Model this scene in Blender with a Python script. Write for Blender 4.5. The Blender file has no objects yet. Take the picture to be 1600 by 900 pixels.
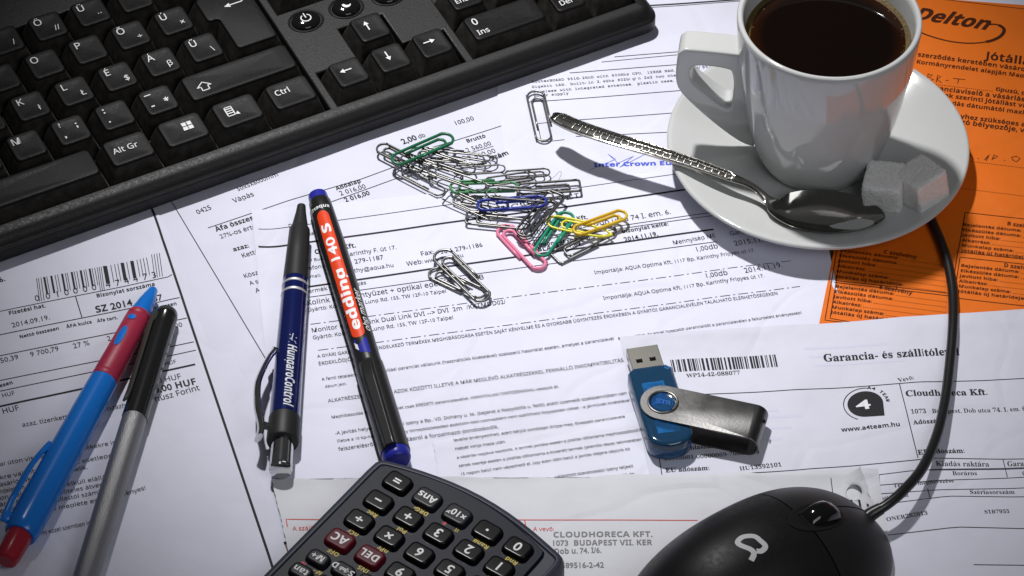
import bpy, math, random, unicodedata
from mathutils import Vector, Matrix, noise
random.seed(7)
PI = math.pi
C = bpy.context.scene.collection
SC = bpy.context.scene
S = 0.001                                    # everything below is laid out in millimetres

# ------------------------------------------------------------------ camera
F_PX, ELEV, ROLL, DIST = 5500.0, 0.80086, 0.00851, 1376.46
_se, _ce = math.sin(ELEV), math.cos(ELEV)
FW = Vector((0, _ce, -_se)); _r = Vector((1, 0, 0)); _u = _r.cross(FW)
RT = _r * math.cos(ROLL) + _u * math.sin(ROLL)
UP = -_r * math.sin(ROLL) + _u * math.cos(ROLL)
EYE = -FW * DIST
cam = bpy.data.cameras.new('camera')
cam.sensor_width = 36; cam.lens = F_PX / 1600 * 36
cam.clip_start = 0.05; cam.clip_end = 50
co = bpy.data.objects.new('camera', cam); C.objects.link(co)
co.matrix_world = Matrix((RT, UP, -FW)).transposed().to_4x4()
co.location = EYE * S
SC.camera = co

# ------------------------------------------------------------------ light
w = bpy.data.worlds.new('World'); SC.world = w; w.use_nodes = True
bg = w.node_tree.nodes['Background']
bg.inputs[0].default_value = (0.93, 0.95, 1.0, 1); bg.inputs[1].default_value = 0.05
lamp = bpy.data.lights.new('desk_lamp', 'SPOT')
lamp.energy = 79; lamp.color = (1.0, 0.985, 0.975)
lamp.spot_size = math.radians(25); lamp.spot_blend = 1.0; lamp.shadow_soft_size = 0.035
lo = bpy.data.objects.new('desk_lamp', lamp); C.objects.link(lo)
L_AIM = Vector((15, 55, 0)); L_POS = L_AIM + Vector((-0.17, 0.39, 1)) * 1150
lo.location = L_POS * S
lo.rotation_euler = (L_AIM - L_POS).to_track_quat('-Z', 'Y').to_euler()
fill = bpy.data.lights.new('fill_light', 'AREA'); fill.shape = 'RECTANGLE'; fill.size = 0.55; fill.size_y = 0.4; fill.energy = 2.0; fill.color = (0.95, 0.97, 1.0)  # added soft fill from the front right, brightens shaded faces; no actual lamp
fo = bpy.data.objects.new('fill_light', fill); C.objects.link(fo)
fo.location = (0.42, -0.62, 0.75); fo.rotation_euler = (Vector((0.05, 0, 0)) - fo.location).to_track_quat('-Z', 'Y').to_euler()
SC.view_settings.view_transform = 'Standard'; SC.view_settings.look = 'None'
SC.view_settings.exposure = 0.0; SC.view_settings.gamma = 1.0

# ------------------------------------------------------------------ helpers
def gp(px, py, z=0.0):
    """point (mm) at height z seen at photo pixel px, py (photo is 1600 wide)"""
    d = FW + RT * ((px - 800) / F_PX) - UP * ((py - 450) / F_PX)
    t = (z - EYE.z) / d.z
    return EYE + d * t

def H(x, y):
    """gentle unevenness shared by the stack of papers, mm"""
    return (0.35 + 0.16 * math.sin(x * 0.043 + 1.1) * math.cos(y * 0.051 - 0.4)
            + 0.10 * math.sin(x * 0.021 - y * 0.034 + 2.0) + 0.06 * math.sin(x * 0.09 + y * 0.07)
            + 0.42 * max(0, 1 - 2.6 * abs(noise.noise(Vector((x * 0.011, y * 0.011, 4.2))))) ** 2.2 * max(0, noise.noise(Vector((x * 0.017, y * 0.017, 9.1))) + .45))
LAY = 0.2

def nodes_of(m):
    return m.node_tree.nodes, m.node_tree.links

def mat(name, col, rough=0.5, metal=0.0, spec=0.5, bump=0.0, bscale=400.0, var=0.0, vscale=60.0, coat=0.0, trans=0.0, ior=1.45, aniso=0.0, rvar=0.0):
    m = bpy.data.materials.new(name); m.use_nodes = True
    n, l = nodes_of(m); b = n['Principled BSDF']
    b.inputs['Base Color'].default_value = (*col, 1); b.inputs['Roughness'].default_value = rough
    b.inputs['Metallic'].default_value = metal; b.inputs['Specular IOR Level'].default_value = spec
    b.inputs['Coat Weight'].default_value = coat; b.inputs['Coat Roughness'].default_value = 0.08
    b.inputs['Transmission Weight'].default_value = trans; b.inputs['IOR'].default_value = ior
    tc = n.new('ShaderNodeTexCoord')
    if bump:
        t = n.new('ShaderNodeTexNoise'); t.inputs['Scale'].default_value = bscale; t.inputs['Detail'].default_value = 4
        bp = n.new('ShaderNodeBump'); bp.inputs['Strength'].default_value = bump; bp.inputs['Distance'].default_value = 0.0006
        l.new(tc.outputs['Object'], t.inputs['Vector']); l.new(t.outputs['Fac'], bp.inputs['Height']); l.new(bp.outputs['Normal'], b.inputs['Normal'])
    if var:
        t = n.new('ShaderNodeTexNoise'); t.inputs['Scale'].default_value = vscale; t.inputs['Detail'].default_value = 6
        r = n.new('ShaderNodeValToRGB')
        r.color_ramp.elements[0].position = 0.3; r.color_ramp.elements[1].position = 0.75
        r.color_ramp.elements[0].color = (*[c * (1 - var) for c in col], 1)
        r.color_ramp.elements[1].color = (*[min(1, c * (1 + var)) for c in col], 1)
        l.new(tc.outputs['Object'], t.inputs['Vector']); l.new(t.outputs['Fac'], r.inputs['Fac']); l.new(r.outputs['Color'], b.inputs['Base Color'])
    if rvar:
        t = n.new('ShaderNodeTexNoise'); t.inputs['Scale'].default_value = vscale * 3; t.inputs['Detail'].default_value = 5
        mr = n.new('ShaderNodeMapRange'); mr.inputs[1].default_value = 0.3; mr.inputs[2].default_value = 0.7
        mr.inputs[3].default_value = max(0.02, rough - rvar); mr.inputs[4].default_value = rough + rvar
        l.new(tc.outputs['Object'], t.inputs['Vector']); l.new(t.outputs['Fac'], mr.inputs[0]); l.new(mr.outputs[0], b.inputs['Roughness'])
    return m

def paper_mat(name, col):
    m = mat(name, col, 0.62, spec=0.3)
    n, l = nodes_of(m); b = n['Principled BSDF']
    tc = n.new('ShaderNodeTexCoord')
    a = n.new('ShaderNodeTexNoise'); a.inputs['Scale'].default_value = 26; a.inputs['Detail'].default_value = 3
    f = n.new('ShaderNodeTexNoise'); f.inputs['Scale'].default_value = 900; f.inputs['Detail'].default_value = 3
    v = n.new('ShaderNodeTexVoronoi'); v.feature = 'DISTANCE_TO_EDGE'; v.inputs['Scale'].default_value = 13
    dn = n.new('ShaderNodeTexNoise'); dn.inputs['Scale'].default_value = 9
    mx = n.new('ShaderNodeVectorMath'); mx.operation = 'ADD'
    sc_ = n.new('ShaderNodeVectorMath'); sc_.operation = 'SCALE'; sc_.inputs['Scale'].default_value = 0.07
    l.new(tc.outputs['Object'], dn.inputs['Vector']); l.new(dn.outputs['Color'], sc_.inputs[0])
    l.new(tc.outputs['Object'], mx.inputs[0]); l.new(sc_.outputs[0], mx.inputs[1]); l.new(mx.outputs[0], v.inputs['Vector'])
    cr = n.new('ShaderNodeMapRange'); cr.inputs[1].default_value = 0.0; cr.inputs[2].default_value = 0.035
    l.new(v.outputs['Distance'], cr.inputs[0])
    b1 = n.new('ShaderNodeBump'); b1.inputs['Strength'].default_value = 0.85; b1.inputs['Distance'].default_value = 0.003
    b2 = n.new('ShaderNodeBump'); b2.inputs['Strength'].default_value = 0.16; b2.inputs['Distance'].default_value = 0.00025
    b3 = n.new('ShaderNodeBump'); b3.inputs['Strength'].default_value = 0.22; b3.inputs['Distance'].default_value = 0.0012
    l.new(tc.outputs['Object'], a.inputs['Vector']); l.new(tc.outputs['Object'], f.inputs['Vector'])
    l.new(a.outputs['Fac'], b1.inputs['Height']); l.new(f.outputs['Fac'], b2.inputs['Height']); l.new(cr.outputs[0], b3.inputs['Height'])
    l.new(b1.outputs['Normal'], b3.inputs['Normal']); l.new(b3.outputs['Normal'], b2.inputs['Normal']); l.new(b2.outputs['Normal'], b.inputs['Normal'])
    r = n.new('ShaderNodeValToRGB'); r.color_ramp.elements[0].position = 0.25; r.color_ramp.elements[1].position = 0.7
    r.color_ramp.elements[0].color = (*[c * 0.93 for c in col], 1); r.color_ramp.elements[1].color = (*col, 1)
    s2 = n.new('ShaderNodeTexNoise'); s2.inputs['Scale'].default_value = 45; s2.inputs['Detail'].default_value = 8
    l.new(tc.outputs['Object'], s2.inputs['Vector']); l.new(s2.outputs['Fac'], r.inputs['Fac']); l.new(r.outputs['Color'], b.inputs['Base Color'])
    return m

class MB:
    def __init__(s): s.v = []; s.f = []; s.mi = []
    def add(s, vs, fs, mi=0):
        o = len(s.v); s.v += [tuple(p) for p in vs]; s.f += [tuple(i + o for i in f) for f in fs]; s.mi += [mi] * len(fs)
    def loft(s, rings, cap0=True, cap1=True, closed=True, mi=0):
        n = len(rings[0]); vs = [p for r in rings for p in r]; fs = []
        for k in range(len(rings) - 1):
            for i in range(n if closed else n - 1):
                j = (i + 1) % n; fs.append((k * n + i, k * n + j, (k + 1) * n + j, (k + 1) * n + i))
        if cap0: fs.append(tuple(range(n - 1, -1, -1)))
        if cap1: fs.append(tuple((len(rings) - 1) * n + i for i in range(n)))
        s.add(vs, fs, mi)
    def tube(s, path, r, seg=10, cap=True, mi=0):
        P = [Vector(p) for p in path]; R = r if isinstance(r, (list, tuple)) else [r] * len(P)
        rings = []; ref = None
        for i, p in enumerate(P):
            t = (P[min(i + 1, len(P) - 1)] - P[max(i - 1, 0)])
            t = t.normalized() if t.length > 1e-9 else Vector((1, 0, 0))
            if ref is None:
                ref = Vector((0, 0, 1)) if abs(t.z) < 0.9 else Vector((1, 0, 0))
            a = (ref - t * ref.dot(t)).normalized(); ref = a; b = t.cross(a)
            rings.append([p + a * (R[i] * math.cos(k * 2 * PI / seg)) + b * (R[i] * math.sin(k * 2 * PI / seg)) for k in range(seg)])
        s.loft(rings, cap, cap, mi=mi)
    def lathe(s, prof, o=Vector((0, 0, 0)), ax=Vector((0, 0, 1)), a=Vector((1, 0, 0)), seg=64, mi=0):
        b = ax.cross(a); rings = [[o + ax * t + (a * math.cos(k * 2 * PI / seg) + b * math.sin(k * 2 * PI / seg)) * max(r, 1e-4) for k in range(seg)] for t, r in prof]
        s.loft(rings, True, True, mi=mi)
    def build(s, name, m, parent=None, smooth=35, bevel=0, bseg=2, subd=0, loc=None):
        me = bpy.data.meshes.new(name)
        o0 = parent.matrix_world.translation / S if parent else Vector(loc or (0, 0, 0))
        if parent: o0 = Vector(parent['base'])
        me.from_pydata([((x - o0.x) * S, (y - o0.y) * S, (z - o0.z) * S) for x, y, z in s.v], [], s.f)
        for mm in (m if isinstance(m, (list, tuple)) else [m]): me.materials.append(mm)
        if any(s.mi): me.polygons.foreach_set('material_index', s.mi)
        me.update()
        if smooth:
            me.shade_smooth()
            if smooth < 180: me.set_sharp_from_angle(angle=math.radians(smooth))
        o = bpy.data.objects.new(name, me); C.objects.link(o)
        if parent: o.parent = parent
        else: o.location = o0 * S
        o['base'] = list(o0)
        if bevel:
            b = o.modifiers.new('bevel', 'BEVEL'); b.width = bevel * S; b.segments = bseg; b.limit_method = 'ANGLE'; b.angle_limit = math.radians(35)
        if subd:
            b = o.modifiers.new('subd', 'SUBSURF'); b.levels = subd; b.render_levels = subd
        return o

def crom(P, k=5):
    out = []
    for i in range(len(P) - 1):
        p0, p1, p2, p3 = P[max(i - 1, 0)], P[i], P[i + 1], P[min(i + 2, len(P) - 1)]
        for j in range(k):
            t = j / k; out.append(.5 * ((2 * p1) + (p2 - p0) * t + (2 * p0 - 5 * p1 + 4 * p2 - p3) * t * t + (3 * p1 - p0 - 3 * p2 + p3) * t ** 3))
    out.append(P[-1]); return out

def tag(o, label=None, cat=None, group=None, kind=None):
    for k, v in (('label', label), ('category', cat), ('group', group), ('kind', kind)):
        if v: o[k] = v
    return o
def thing(name, label, cat, base, group=None):
    o = bpy.data.objects.new(name, None); C.objects.link(o); o.empty_display_size = 0.01
    o.location = Vector(base) * S; o['base'] = list(base)
    return tag(o, label, cat, group)

# ---- glyphs: letters become flat meshes laid on whatever surface carries them
_gc = {}
PITCH = 0
def _rows_of(bodies, off, res):
    """one text object with a line per entry -> [(verts, faces)] for each line"""
    global PITCH
    c = bpy.data.curves.new('g', 'FONT'); c.body = '\n'.join(bodies); c.resolution_u = res; c.offset = off; c.space_line = 4
    o = bpy.data.objects.new('g', c); me = bpy.data.meshes.new_from_object(o)
    V = [(v.co.x, v.co.y) for v in me.vertices]; F = [tuple(p.vertices) for p in me.polygons]
    bpy.data.objects.remove(o); bpy.data.curves.remove(c); bpy.data.meshes.remove(me)
    if not PITCH:
        PITCH = 1.0
        r = _rows_of_raw(['|', '|'])
        PITCH = max(r) - min(r)
    n = len(bodies); rows = [([], []) for _ in range(n)]; mp = []
    for x, y in V:
        k = min(n - 1, max(0, round(-(y - 0.3) / PITCH))); mp.append((k, len(rows[k][0]))); rows[k][0].append((x, y + k * PITCH))
    for f in F: rows[mp[f[0]][0]][1].append(tuple(mp[i][1] for i in f))
    return rows
def _rows_of_raw(bodies):
    out = []
    for b in ('|', '\n|'):
        c = bpy.data.curves.new('g', 'FONT'); c.body = b; c.space_line = 4
        o = bpy.data.objects.new('g', c); me = bpy.data.meshes.new_from_object(o); out.append(max(v.co.y for v in me.vertices))
        bpy.data.objects.remove(o); bpy.data.curves.remove(c); bpy.data.meshes.remove(me)
    return out
STY = {'sans': (0.005, 'N'), 'bold': (0.004, 'B'), 'heavy': (0.018, 'B'), 'serif': (-0.004, 'S'), 'sbold': (0.008, 'S'), 'mono': (0.004, 'M'), 'tmono': (-0.004, 'M'), 'plain': (0.0, None)}
_BASE = {'N': (0x1D5A0, 0x1D5BA, 0), 'B': (0x1D5D4, 0x1D5EE, 0), 'S': (0x1D400, 0x1D41A, 0x1D7CE), 'M': (0x1D670, 0x1D68A, 0x1D7F6)}
def _mapch(ch, kind):
    if kind:
        U_, l_, d_ = _BASE[kind]; o = ord(ch)
        if 'A' <= ch <= 'Z': return chr(U_ + o - 65)
        if 'a' <= ch <= 'z': return chr(l_ + o - 97)
        if '0' <= ch <= '9' and d_: return chr(d_ + o - 48)
    return ch
_ACC = {'\u0301': '\u00b4', '\u0308': '\u00a8', '\u030b': '\u02dd'}
_CH = [chr(k) for k in range(33, 127)] + list('\u0131\u00b4\u00a8\u02dd\u0142\u0141\u03b2\u00f7\u00d7\u00b7\u2013\u2212\u21d4\u03c0\u25b8\u02e3')
_raw = {}; _wid = {}
def _load(style, res):
    off, kind = STY[style]; D = {}
    mapped = [_mapch(ch, kind) for ch in _CH]
    for own in (True, False):
        idx = [k for k in range(len(_CH)) if (mapped[k] != _CH[k]) == own]
        if not idx: continue
        of = off if own else {'N': 0.0, 'B': 0.02}.get(kind, 0.0)
        R = _rows_of([mapped[k] for k in idx], of, res)
        if (kind, own) not in _wid: _wid[(kind, own)] = _rows_of(['|' + mapped[k] + '|' for k in idx], 0, 1)
        W_ = _wid[(kind, own)]
        bw = _rows_of(['||'], 0, 1)[0][0]; bar = max(v[0] for v in bw) - min(v[0] for v in bw)
        for k, (vs, fs), (wv, _) in zip(idx, R, W_): D[_CH[k]] = (vs, fs, max(v[0] for v in wv) - min(v[0] for v in wv) - bar)
    _raw[(style, res)] = D
def glyph(ch, style, res):
    res = 2 if res <= 2 else 3
    k = (ch, style, res)
    if k in _gc: return _gc[k]
    if (style, res) not in _raw: _load(style, res)
    D = _raw[(style, res)]; kind = STY[style][1]
    if ch == ' ': r = ([], [], 0.60 if kind == 'M' else 0.27)
    else:
        dec = unicodedata.normalize('NFD', ch)
        if ch not in ('\u00f7',) and len(dec) > 1 and dec[0] == 'i': dec = '\u0131' + dec[1:]
        vs, fs, adv = D[dec[0]]
        if kind == 'M': adv = 0.60
        for mk in dec[1:]:
            av, af, _ = D[_ACC[mk]]
            cx = (min(v[0] for v in vs) + max(v[0] for v in vs)) / 2 - (min(v[0] for v in av) + max(v[0] for v in av)) / 2
            dy = (0.26 if kind in ('N', 'B') else 0.2) if dec[0].isupper() else (0.07 if kind in ('N', 'B') else 0.0)
            n0 = len(vs); vs = vs + [(x + cx, y + dy) for x, y in av]; fs = fs + [tuple(i + n0 for i in f) for f in af]
        r = (vs, fs, adv)
    _gc[k] = r
    return r
def text_w(s, style): return sum(glyph(c, style, 2)[2] for c in s)
def finer(vs, fs, lim):
    """split long triangles so that letters can follow a curved surface"""
    vs = list(vs); out = []
    st_ = [(f[0], f[i], f[i + 1]) for f in fs for i in range(1, len(f) - 1)]
    while st_:
        t = st_.pop(); e = [(math.hypot(vs[t[i]][0] - vs[t[(i + 1) % 3]][0], vs[t[i]][1] - vs[t[(i + 1) % 3]][1]), i) for i in range(3)]
        l, i = max(e)
        if l < lim: out.append(t); continue
        a_, b_, c_ = t[i], t[(i + 1) % 3], t[(i + 2) % 3]
        vs.append(((vs[a_][0] + vs[b_][0]) / 2, (vs[a_][1] + vs[b_][1]) / 2)); m_ = len(vs) - 1
        st_ += [(a_, m_, c_), (m_, b_, c_)]
    return vs, out
def lay_text(mb, s, style, fn, size, xs=1.0, shear=0.0, res=2, center=False, mi=0, lim=0):
    """fn(u, v) -> point for u along and v up, in mm"""
    u0 = -text_w(s, style) * size * xs / 2 if center else 0
    for ch in s:
        vs, fs, adv = glyph(ch, style, res)
        if vs and lim: vs, fs = finer(vs, fs, lim)
        if vs: mb.add([fn(u0 + (x + shear * y) * size * xs, y * size) for x, y in vs], fs, mi)
        u0 += adv * size * xs

# ------------------------------------------------------------------ materials
M = {}
M['paper'] = paper_mat('white_paper', (0.71, 0.72, 0.85))
for k_, c_ in (('paper_b', (0.66, 0.67, 0.79)), ('paper_d', (0.69, 0.70, 0.82)), ('paper_a', (0.675, 0.685, 0.80)), ('paper_f', (0.665, 0.67, 0.775)), ('paper_i', (0.725, 0.735, 0.85))): M[k_] = paper_mat('off_white_paper', c_)
M['paper_grey'] = paper_mat('greyish_paper', (0.65, 0.655, 0.71))
M['orange'] = paper_mat('orange_card', (0.80, 0.165, 0.006))
M['ink'] = mat('black_ink', (0.018, 0.018, 0.022), 0.6, spec=0.2)
M['ghost'] = mat('print_showing_through', (0.62, 0.63, 0.76), 0.65, spec=.3)
M['ghost_grey'] = mat('grey_smudge', (0.56, 0.56, 0.59), 0.65, spec=.3)
M['ink_grey'] = mat('grey_stamp_ink', (0.22, 0.22, 0.23), 0.7, spec=0.2)
M['ink_brown'] = mat('dark_brown_ink', (0.06, 0.012, 0.002), 0.6, spec=0.2)
M['ink_blue'] = mat('blue_stamp_ink', (0.07, 0.11, 0.62), 0.6, spec=0.2)
M['ink_red'] = mat('red_ink', (0.62, 0.09, 0.06), 0.6, spec=0.2)
M['desk'] = mat('desk_wood', (0.2, 0.12, 0.07), 0.5, var=0.3)

# ------------------------------------------------------------------ desk + papers
mb = MB(); mb.add([(-500, -500, -0.5), (500, -500, -0.5), (500, 600, -0.5), (-500, 600, -0.5)], [(0, 1, 2, 3)])
tag(mb.build('desk_surface', M['desk'], smooth=0), kind='structure')

class Sheet:
    def __init__(s, name, label, cat, corners, lay, m, jag=(0, 0, 0, 0), n=80, lift=None, curl=(0, 0, 0, 0)):
        s.z = lay * LAY
        tl, tr, br, bl = [gp(x, y, s.z + .35) for x, y in corners]
        s.c = (tl + tr + br + bl) / 4; s.lift = lift; s.curl = curl
        s.o = tl; s.ex = (tr - tl + br - bl) / 2; s.ey = (bl - tl + br - tr) / 2
        mb = MB(); vs = []
        for j in range(n + 1):
            for i in range(n + 1):
                u, v = i / n, j / n
                p = (tl * (1 - u) + tr * u) * (1 - v) + (bl * (1 - u) + br * u) * v
                dx = dy = 0
                def nz(a, b): return noise.noise(Vector((a * 9.1, b * 3.7 + lay, 0.3))) + 0.5 * noise.noise(Vector((a * 31, b + lay * 2, 1.7)))
                if j == 0: dy = jag[0] * nz(u, 0)
                if i == n: dx = jag[1] * nz(v, 5)
                if j == n: dy = jag[2] * nz(u, 9)
                if i == 0: dx = jag[3] * nz(v, 13)
                x, y = p.x + dx, p.y + dy
                vs.append((x, y, s.h(x, y)))
        fs = [(j * (n + 1) + i, (j + 1) * (n + 1) + i, (j + 1) * (n + 1) + i + 1, j * (n + 1) + i + 1) for j in range(n) for i in range(n)]
        mb.add(vs, fs)
        s.obj = mb.build(name, m, loc=(s.c.x, s.c.y, s.z), smooth=180)
        tag(s.obj, label, cat)
        s.parts = {}
    def h(s, x, y):
        z = H(x, y) + s.z
        if any(s.curl):
            p = Vector((x - s.o.x, y - s.o.y)); ex, ey = s.ex.xy, s.ey.xy; det = ex.x * ey.y - ex.y * ey.x
            u = (p.x * ey.y - p.y * ey.x) / det; v = (ex.x * p.y - ex.y * p.x) / det
            fade = max(0, min(1, (.82 - v) / .15))
            for amt, dist, fd in ((s.curl[0], v * ey.length, 1), (s.curl[1], (1 - u) * ex.length, fade), (s.curl[3], u * ex.length, fade)):
                if amt: z += amt * fd * max(0, 1 - max(0, dist) / 11) ** 2 * (.65 + .35 * math.sin((u * 3 + v * 5) * 3))
        return z + (s.lift(x, y) if s.lift else 0)
    def buf(s, part, m):
        if part not in s.parts: s.parts[part] = (MB(), m)
        return s.parts[part][0]
    def P(s, px, py): return gp(px, py, s.z + 0.4)
    def T(s, txt, a, b, style='sans', m='ink', part='printed_text', size=None, shear=0.0, res=2):
        p0, p1 = s.P(*a), s.P(*b); d = p1 - p0; W = d.length; d = d / W; nrm = Vector((-d.y, d.x, 0))
        nat = text_w(txt, style)
        sz = size if size else W / nat * (1.16 if style in ('sans', 'bold') else 1.06)
        xs = W / (nat * sz)
        def fn(u, v):
            q = p0 + d * u + nrm * v
            return (q.x, q.y, s.h(q.x, q.y) + 0.13)
        lay_text(s.buf(part, M[m]), txt, style, fn, sz, xs, shear, res)
    def L(s, pts, wd=0.3, m='ink', part='ruled_lines', dash=None, dz=0.11):
        P = [s.P(*p) for p in pts]
        # resample
        Q = []
        for a, b in zip(P[:-1], P[1:]):
            k = max(1, int((b - a).length / 1.5))
            Q += [a.lerp(b, i / k) for i in range(k)]
        Q.append(P[-1])
        if dash:
            R = []; pos = 0.0; tot = sum((b - a).length for a, b in zip(P[:-1], P[1:]))
            d = (P[-1] - P[0]).normalized(); k = 0
            while pos < tot:
                ln = dash[k % len(dash)]
                if k % 2 == 0: s._strip([P[0] + d * pos, P[0] + d * min(pos + ln, tot)], wd, m, part, dz)
                pos += ln; k += 1
            return
        s._strip(Q, wd, m, part, dz)
    def _strip(s, Q, wd, m, part, dz):
        vs = []; n = len(Q)
        for i, q in enumerate(Q):
            t = (Q[min(i + 1, n - 1)] - Q[max(i - 1, 0)]); t.z = 0; t.normalize(); nn = Vector((-t.y, t.x, 0)) * (wd / 2)
            for sg in (1, -1):
                p = q + nn * sg; vs.append((p.x, p.y, s.h(p.x, p.y) + dz))
        s.buf(part, M[m]).add(vs, [(2 * i, 2 * i + 1, 2 * i + 3, 2 * i + 2) for i in range(n - 1)])
    def quad(s, pts, m='ink', part='barcode', dz=0.12):
        P = [s.P(*p) for p in pts]
        if len(P) == 4:
            n = 8; q = [(P[0] * (1 - v) + P[3] * v, P[1] * (1 - v) + P[2] * v) for v in [k / n for k in range(n + 1)]]; V = [p for ab in q for p in ab]
            s.buf(part, M[m]).add([(p.x, p.y, s.h(p.x, p.y) + dz) for p in V], [(2 * k, 2 * k + 1, 2 * k + 3, 2 * k + 2) for k in range(n)])
        else: s.buf(part, M[m]).add([(p.x, p.y, s.h(p.x, p.y) + dz) for p in P], [tuple(range(len(P)))])
    def done(s):
        for part, (b, m) in s.parts.items(): b.build(part, m, s.obj, smooth=0)

# ---- sheet b: rotated delivery note
b = Sheet('invoice_sheet', 'white invoice sheet with ÁFA totals, lying tilted under the keyboard edge and the clip pile', 'paper', [(195, 235), (900, 20), (1010, 640), (380, 870)], 1, M['paper_b'])
b.T('50x5x6000mm', (372, 299), (436, 275)); b.T('Vágás', (366, 317), (398, 306)); b.T('0425', (309, 335), (332, 326))
b.L([(255, 293), (440, 603)], .35); b.L([(325, 356), (450, 314), (565, 280), (655, 247)], .35)
b.L([(500, 321), (519, 315), (617, 280), (655, 262)], .35)
b.L([(655, 237), (785, 196)], .35)
b.T('Áfa összesítő', (338, 362), (412, 338), 'bold'); b.T('27%-os értékű', (345, 373), (414, 352))
b.T('azaz:', (365, 393), (390, 386), 'bold'); b.T('Kettőezer', (379, 403), (428, 388)); b.T('Köszönjük', (382, 435), (432, 420))
b.T('A számla', (391, 446), (432, 434)); b.T('A fel', (400, 458), (424, 452)); b.T('w', (414, 481), (423, 478), 'bold')
b.T('2,00', (630, 226), (653, 218), 'bold'); b.T('db', (655, 217), (666, 213)); b.T('100,00', (711, 196), (742, 187))
b.T('Bruttó', (730, 223), (760, 214), 'bold'); b.T('2 560,00', (730, 238), (769, 226)); b.T('2 560,00', (733, 251), (776, 238)); b.L([(730, 240), (771, 228)], .3)
b.T('Adóalap', (526, 298), (565, 285), 'bold'); b.T('2 016,00', (532, 306), (573, 294)); b.T('2 016,00', (540, 316), (579, 304), 'bold')
b.done()

# ---- sheet d: router receipt
d = Sheet('receipt_sheet', 'white receipt sheet with typewriter text about a router, running under the saucer', 'paper', [(752, -60), (1660, -130), (1720, 260), (797, 310)], 2, M['paper_d'], curl=(0, 0, 0, .6))
d.L([(1000, 10), (1160, -1)], .8); d.L([(1002, 13), (1165, 1)], .3)
d.L([(960, 89), (1110, 76)], .35); d.L([(940, 97), (1110, 80)], .3); d.L([(890, 114), (1140, 94)], .35)
d.T('RouterBOARD 951G-2HnD with 600Mhz CPU, 128MB RAM,', (831, 130), (1057, 111), 'mono', m='ink')
d.T('Gigabit LAN, built-in 2.4Ghz 802b/g/n 2x2 two chain', (831, 138), (1066, 118), 'mono')
d.T('wireless with integrated antennas, plastic case,', (833, 146), (1056, 127), 'mono')
d.T('power supply', (834, 152), (889, 147), 'mono'); d.T('2HnD/RB/951G', (1058, 111), (1117, 104), 'mono')
d.L([(826, 160), (1080, 140)], .35); d.L([(905, 187), (1060, 176)], .35)
d.L([(870, 190), (840, 193), (846, 222), (882, 218)], .3); d.L([(900, 213), (1060, 206)], .35)
d.T('Inter Crown Eu', (928, 261), (1050, 258), 'heavy', m='ink_blue', part='stamp', size=3.4)
d.L([(921, 266), (962, 249), (950, 241), (966, 255), (990, 244), (968, 262), (1010, 240)], .22, 'ink_blue', 'signature')
d.T('Szám', (768, 250), (796, 241), 'bold')
d.done()

# ---- sheet a: left invoice with bar code
ca = gp(268, 395, 1)
def crumple(x, y):
    q = math.hypot((x - ca.x) / 20, (y - ca.y) / 34)
    return max(0, 1 - q) * (1.6 * abs(noise.noise(Vector((x * .07, y * .05, 2)))) * 2 + .3)
a = Sheet('barcode_invoice', 'white invoice with a printed barcode at the left, under the red-blue and the silver pens', 'paper', [(-160, 330), (212, 240), (480, 945), (-160, 945)], 2, M['paper_a'], n=110, curl=(0, 2.8, 0, 0), lift=crumple)
a.T('6.', (0, 441), (9, 438), 'bold')
bars = [(62, 1, 9), (65, 1, 9), (69, 1, 9), (74, 3, 0), (78, 1, 0), (85, 3, 0), (91, 1, 0), (95, 1, 0), (102, 3, 0), (107, 1, 0), (110, 1, 0), (117, 3, 0), (121, 1, 0), (125, 1, 0), (131, 3, 0), (136, 1, 0), (139, 1, 0),
        (145, 3, 0), (149, 1, 0), (153, 1, 0), (157, 1, 9), (160, 1, 9), (163, 1, 9), (169, 6, 0), (178, 1, 0), (184, 1, 0), (189, 1, 0), (196, 5, 0), (203, 1, 0), (211, 5, 0), (219, 1, 0), (224, 1, 0), (229, 1, 0), (234, 1, 0), (242, 1, 5), (246, 1, 5), (250, 1, 5), (254, 1, 5)]
for x, wd, ex in bars:
    yb = 462 - (x - 62) * 0.178; hw = wd * 0.55
    t0 = yb - 27 + (-4 if x > 240 else 0)
    a.quad([(x - 5 - hw, t0), (x - 5 + hw, t0 - .1), (x + hw, yb + ex), (x - hw, yb + ex)])
for x, ch in zip((55, 72, 87, 101, 115, 130, 144, 166, 181, 195, 209, 224, 238), '0010000474473'):
    yb = 471 - (x - 55) * 0.19; a.T(ch, (x, yb), (x + 8, yb - 1.5), 'sans')
a.L([(-20, 490), (262, 434), (269, 430)], .35); a.L([(118, 463), (128, 496)], .4)
a.T('Fizetési hat.', (14, 492), (72, 480), 'bold'); a.T('2014.09.19.', (19, 512), (79, 499))
a.T('Bizonylat sorszáma', (151, 465), (243, 447), 'bold'); a.T('SZ 2014', (150, 489), (208, 477), 'bold'); a.T('187', (232, 474), (255, 469), 'bold')
a.L([(-20, 527), (281, 466)], .4)
a.T('Nettó összesen', (31, 529), (93, 515), 'bold'); a.T('ÁFA kulcs', (104, 513), (144, 505), 'bold'); a.T('Áfa tart.', (152, 504), (184, 498), 'bold'); a.T('összesen', (240, 485), (277, 477), 'bold')
a.L([(-20, 560), (292, 497)], .4)
a.T('35 650,39', (-22, 573), (30, 561)); a.T('9 700,79', (48, 558), (93, 548)); a.T('27 %', (115, 545), (141, 539)); a.T('2 619,21', (168, 533), (212, 524)); a.T('300', (268, 514), (286, 510))
a.L([(-20, 599), (303, 534)], .4); a.L([(-20, 616), (306, 547)], .4); a.L([(-20, 640), (305, 569)], .9)
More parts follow.
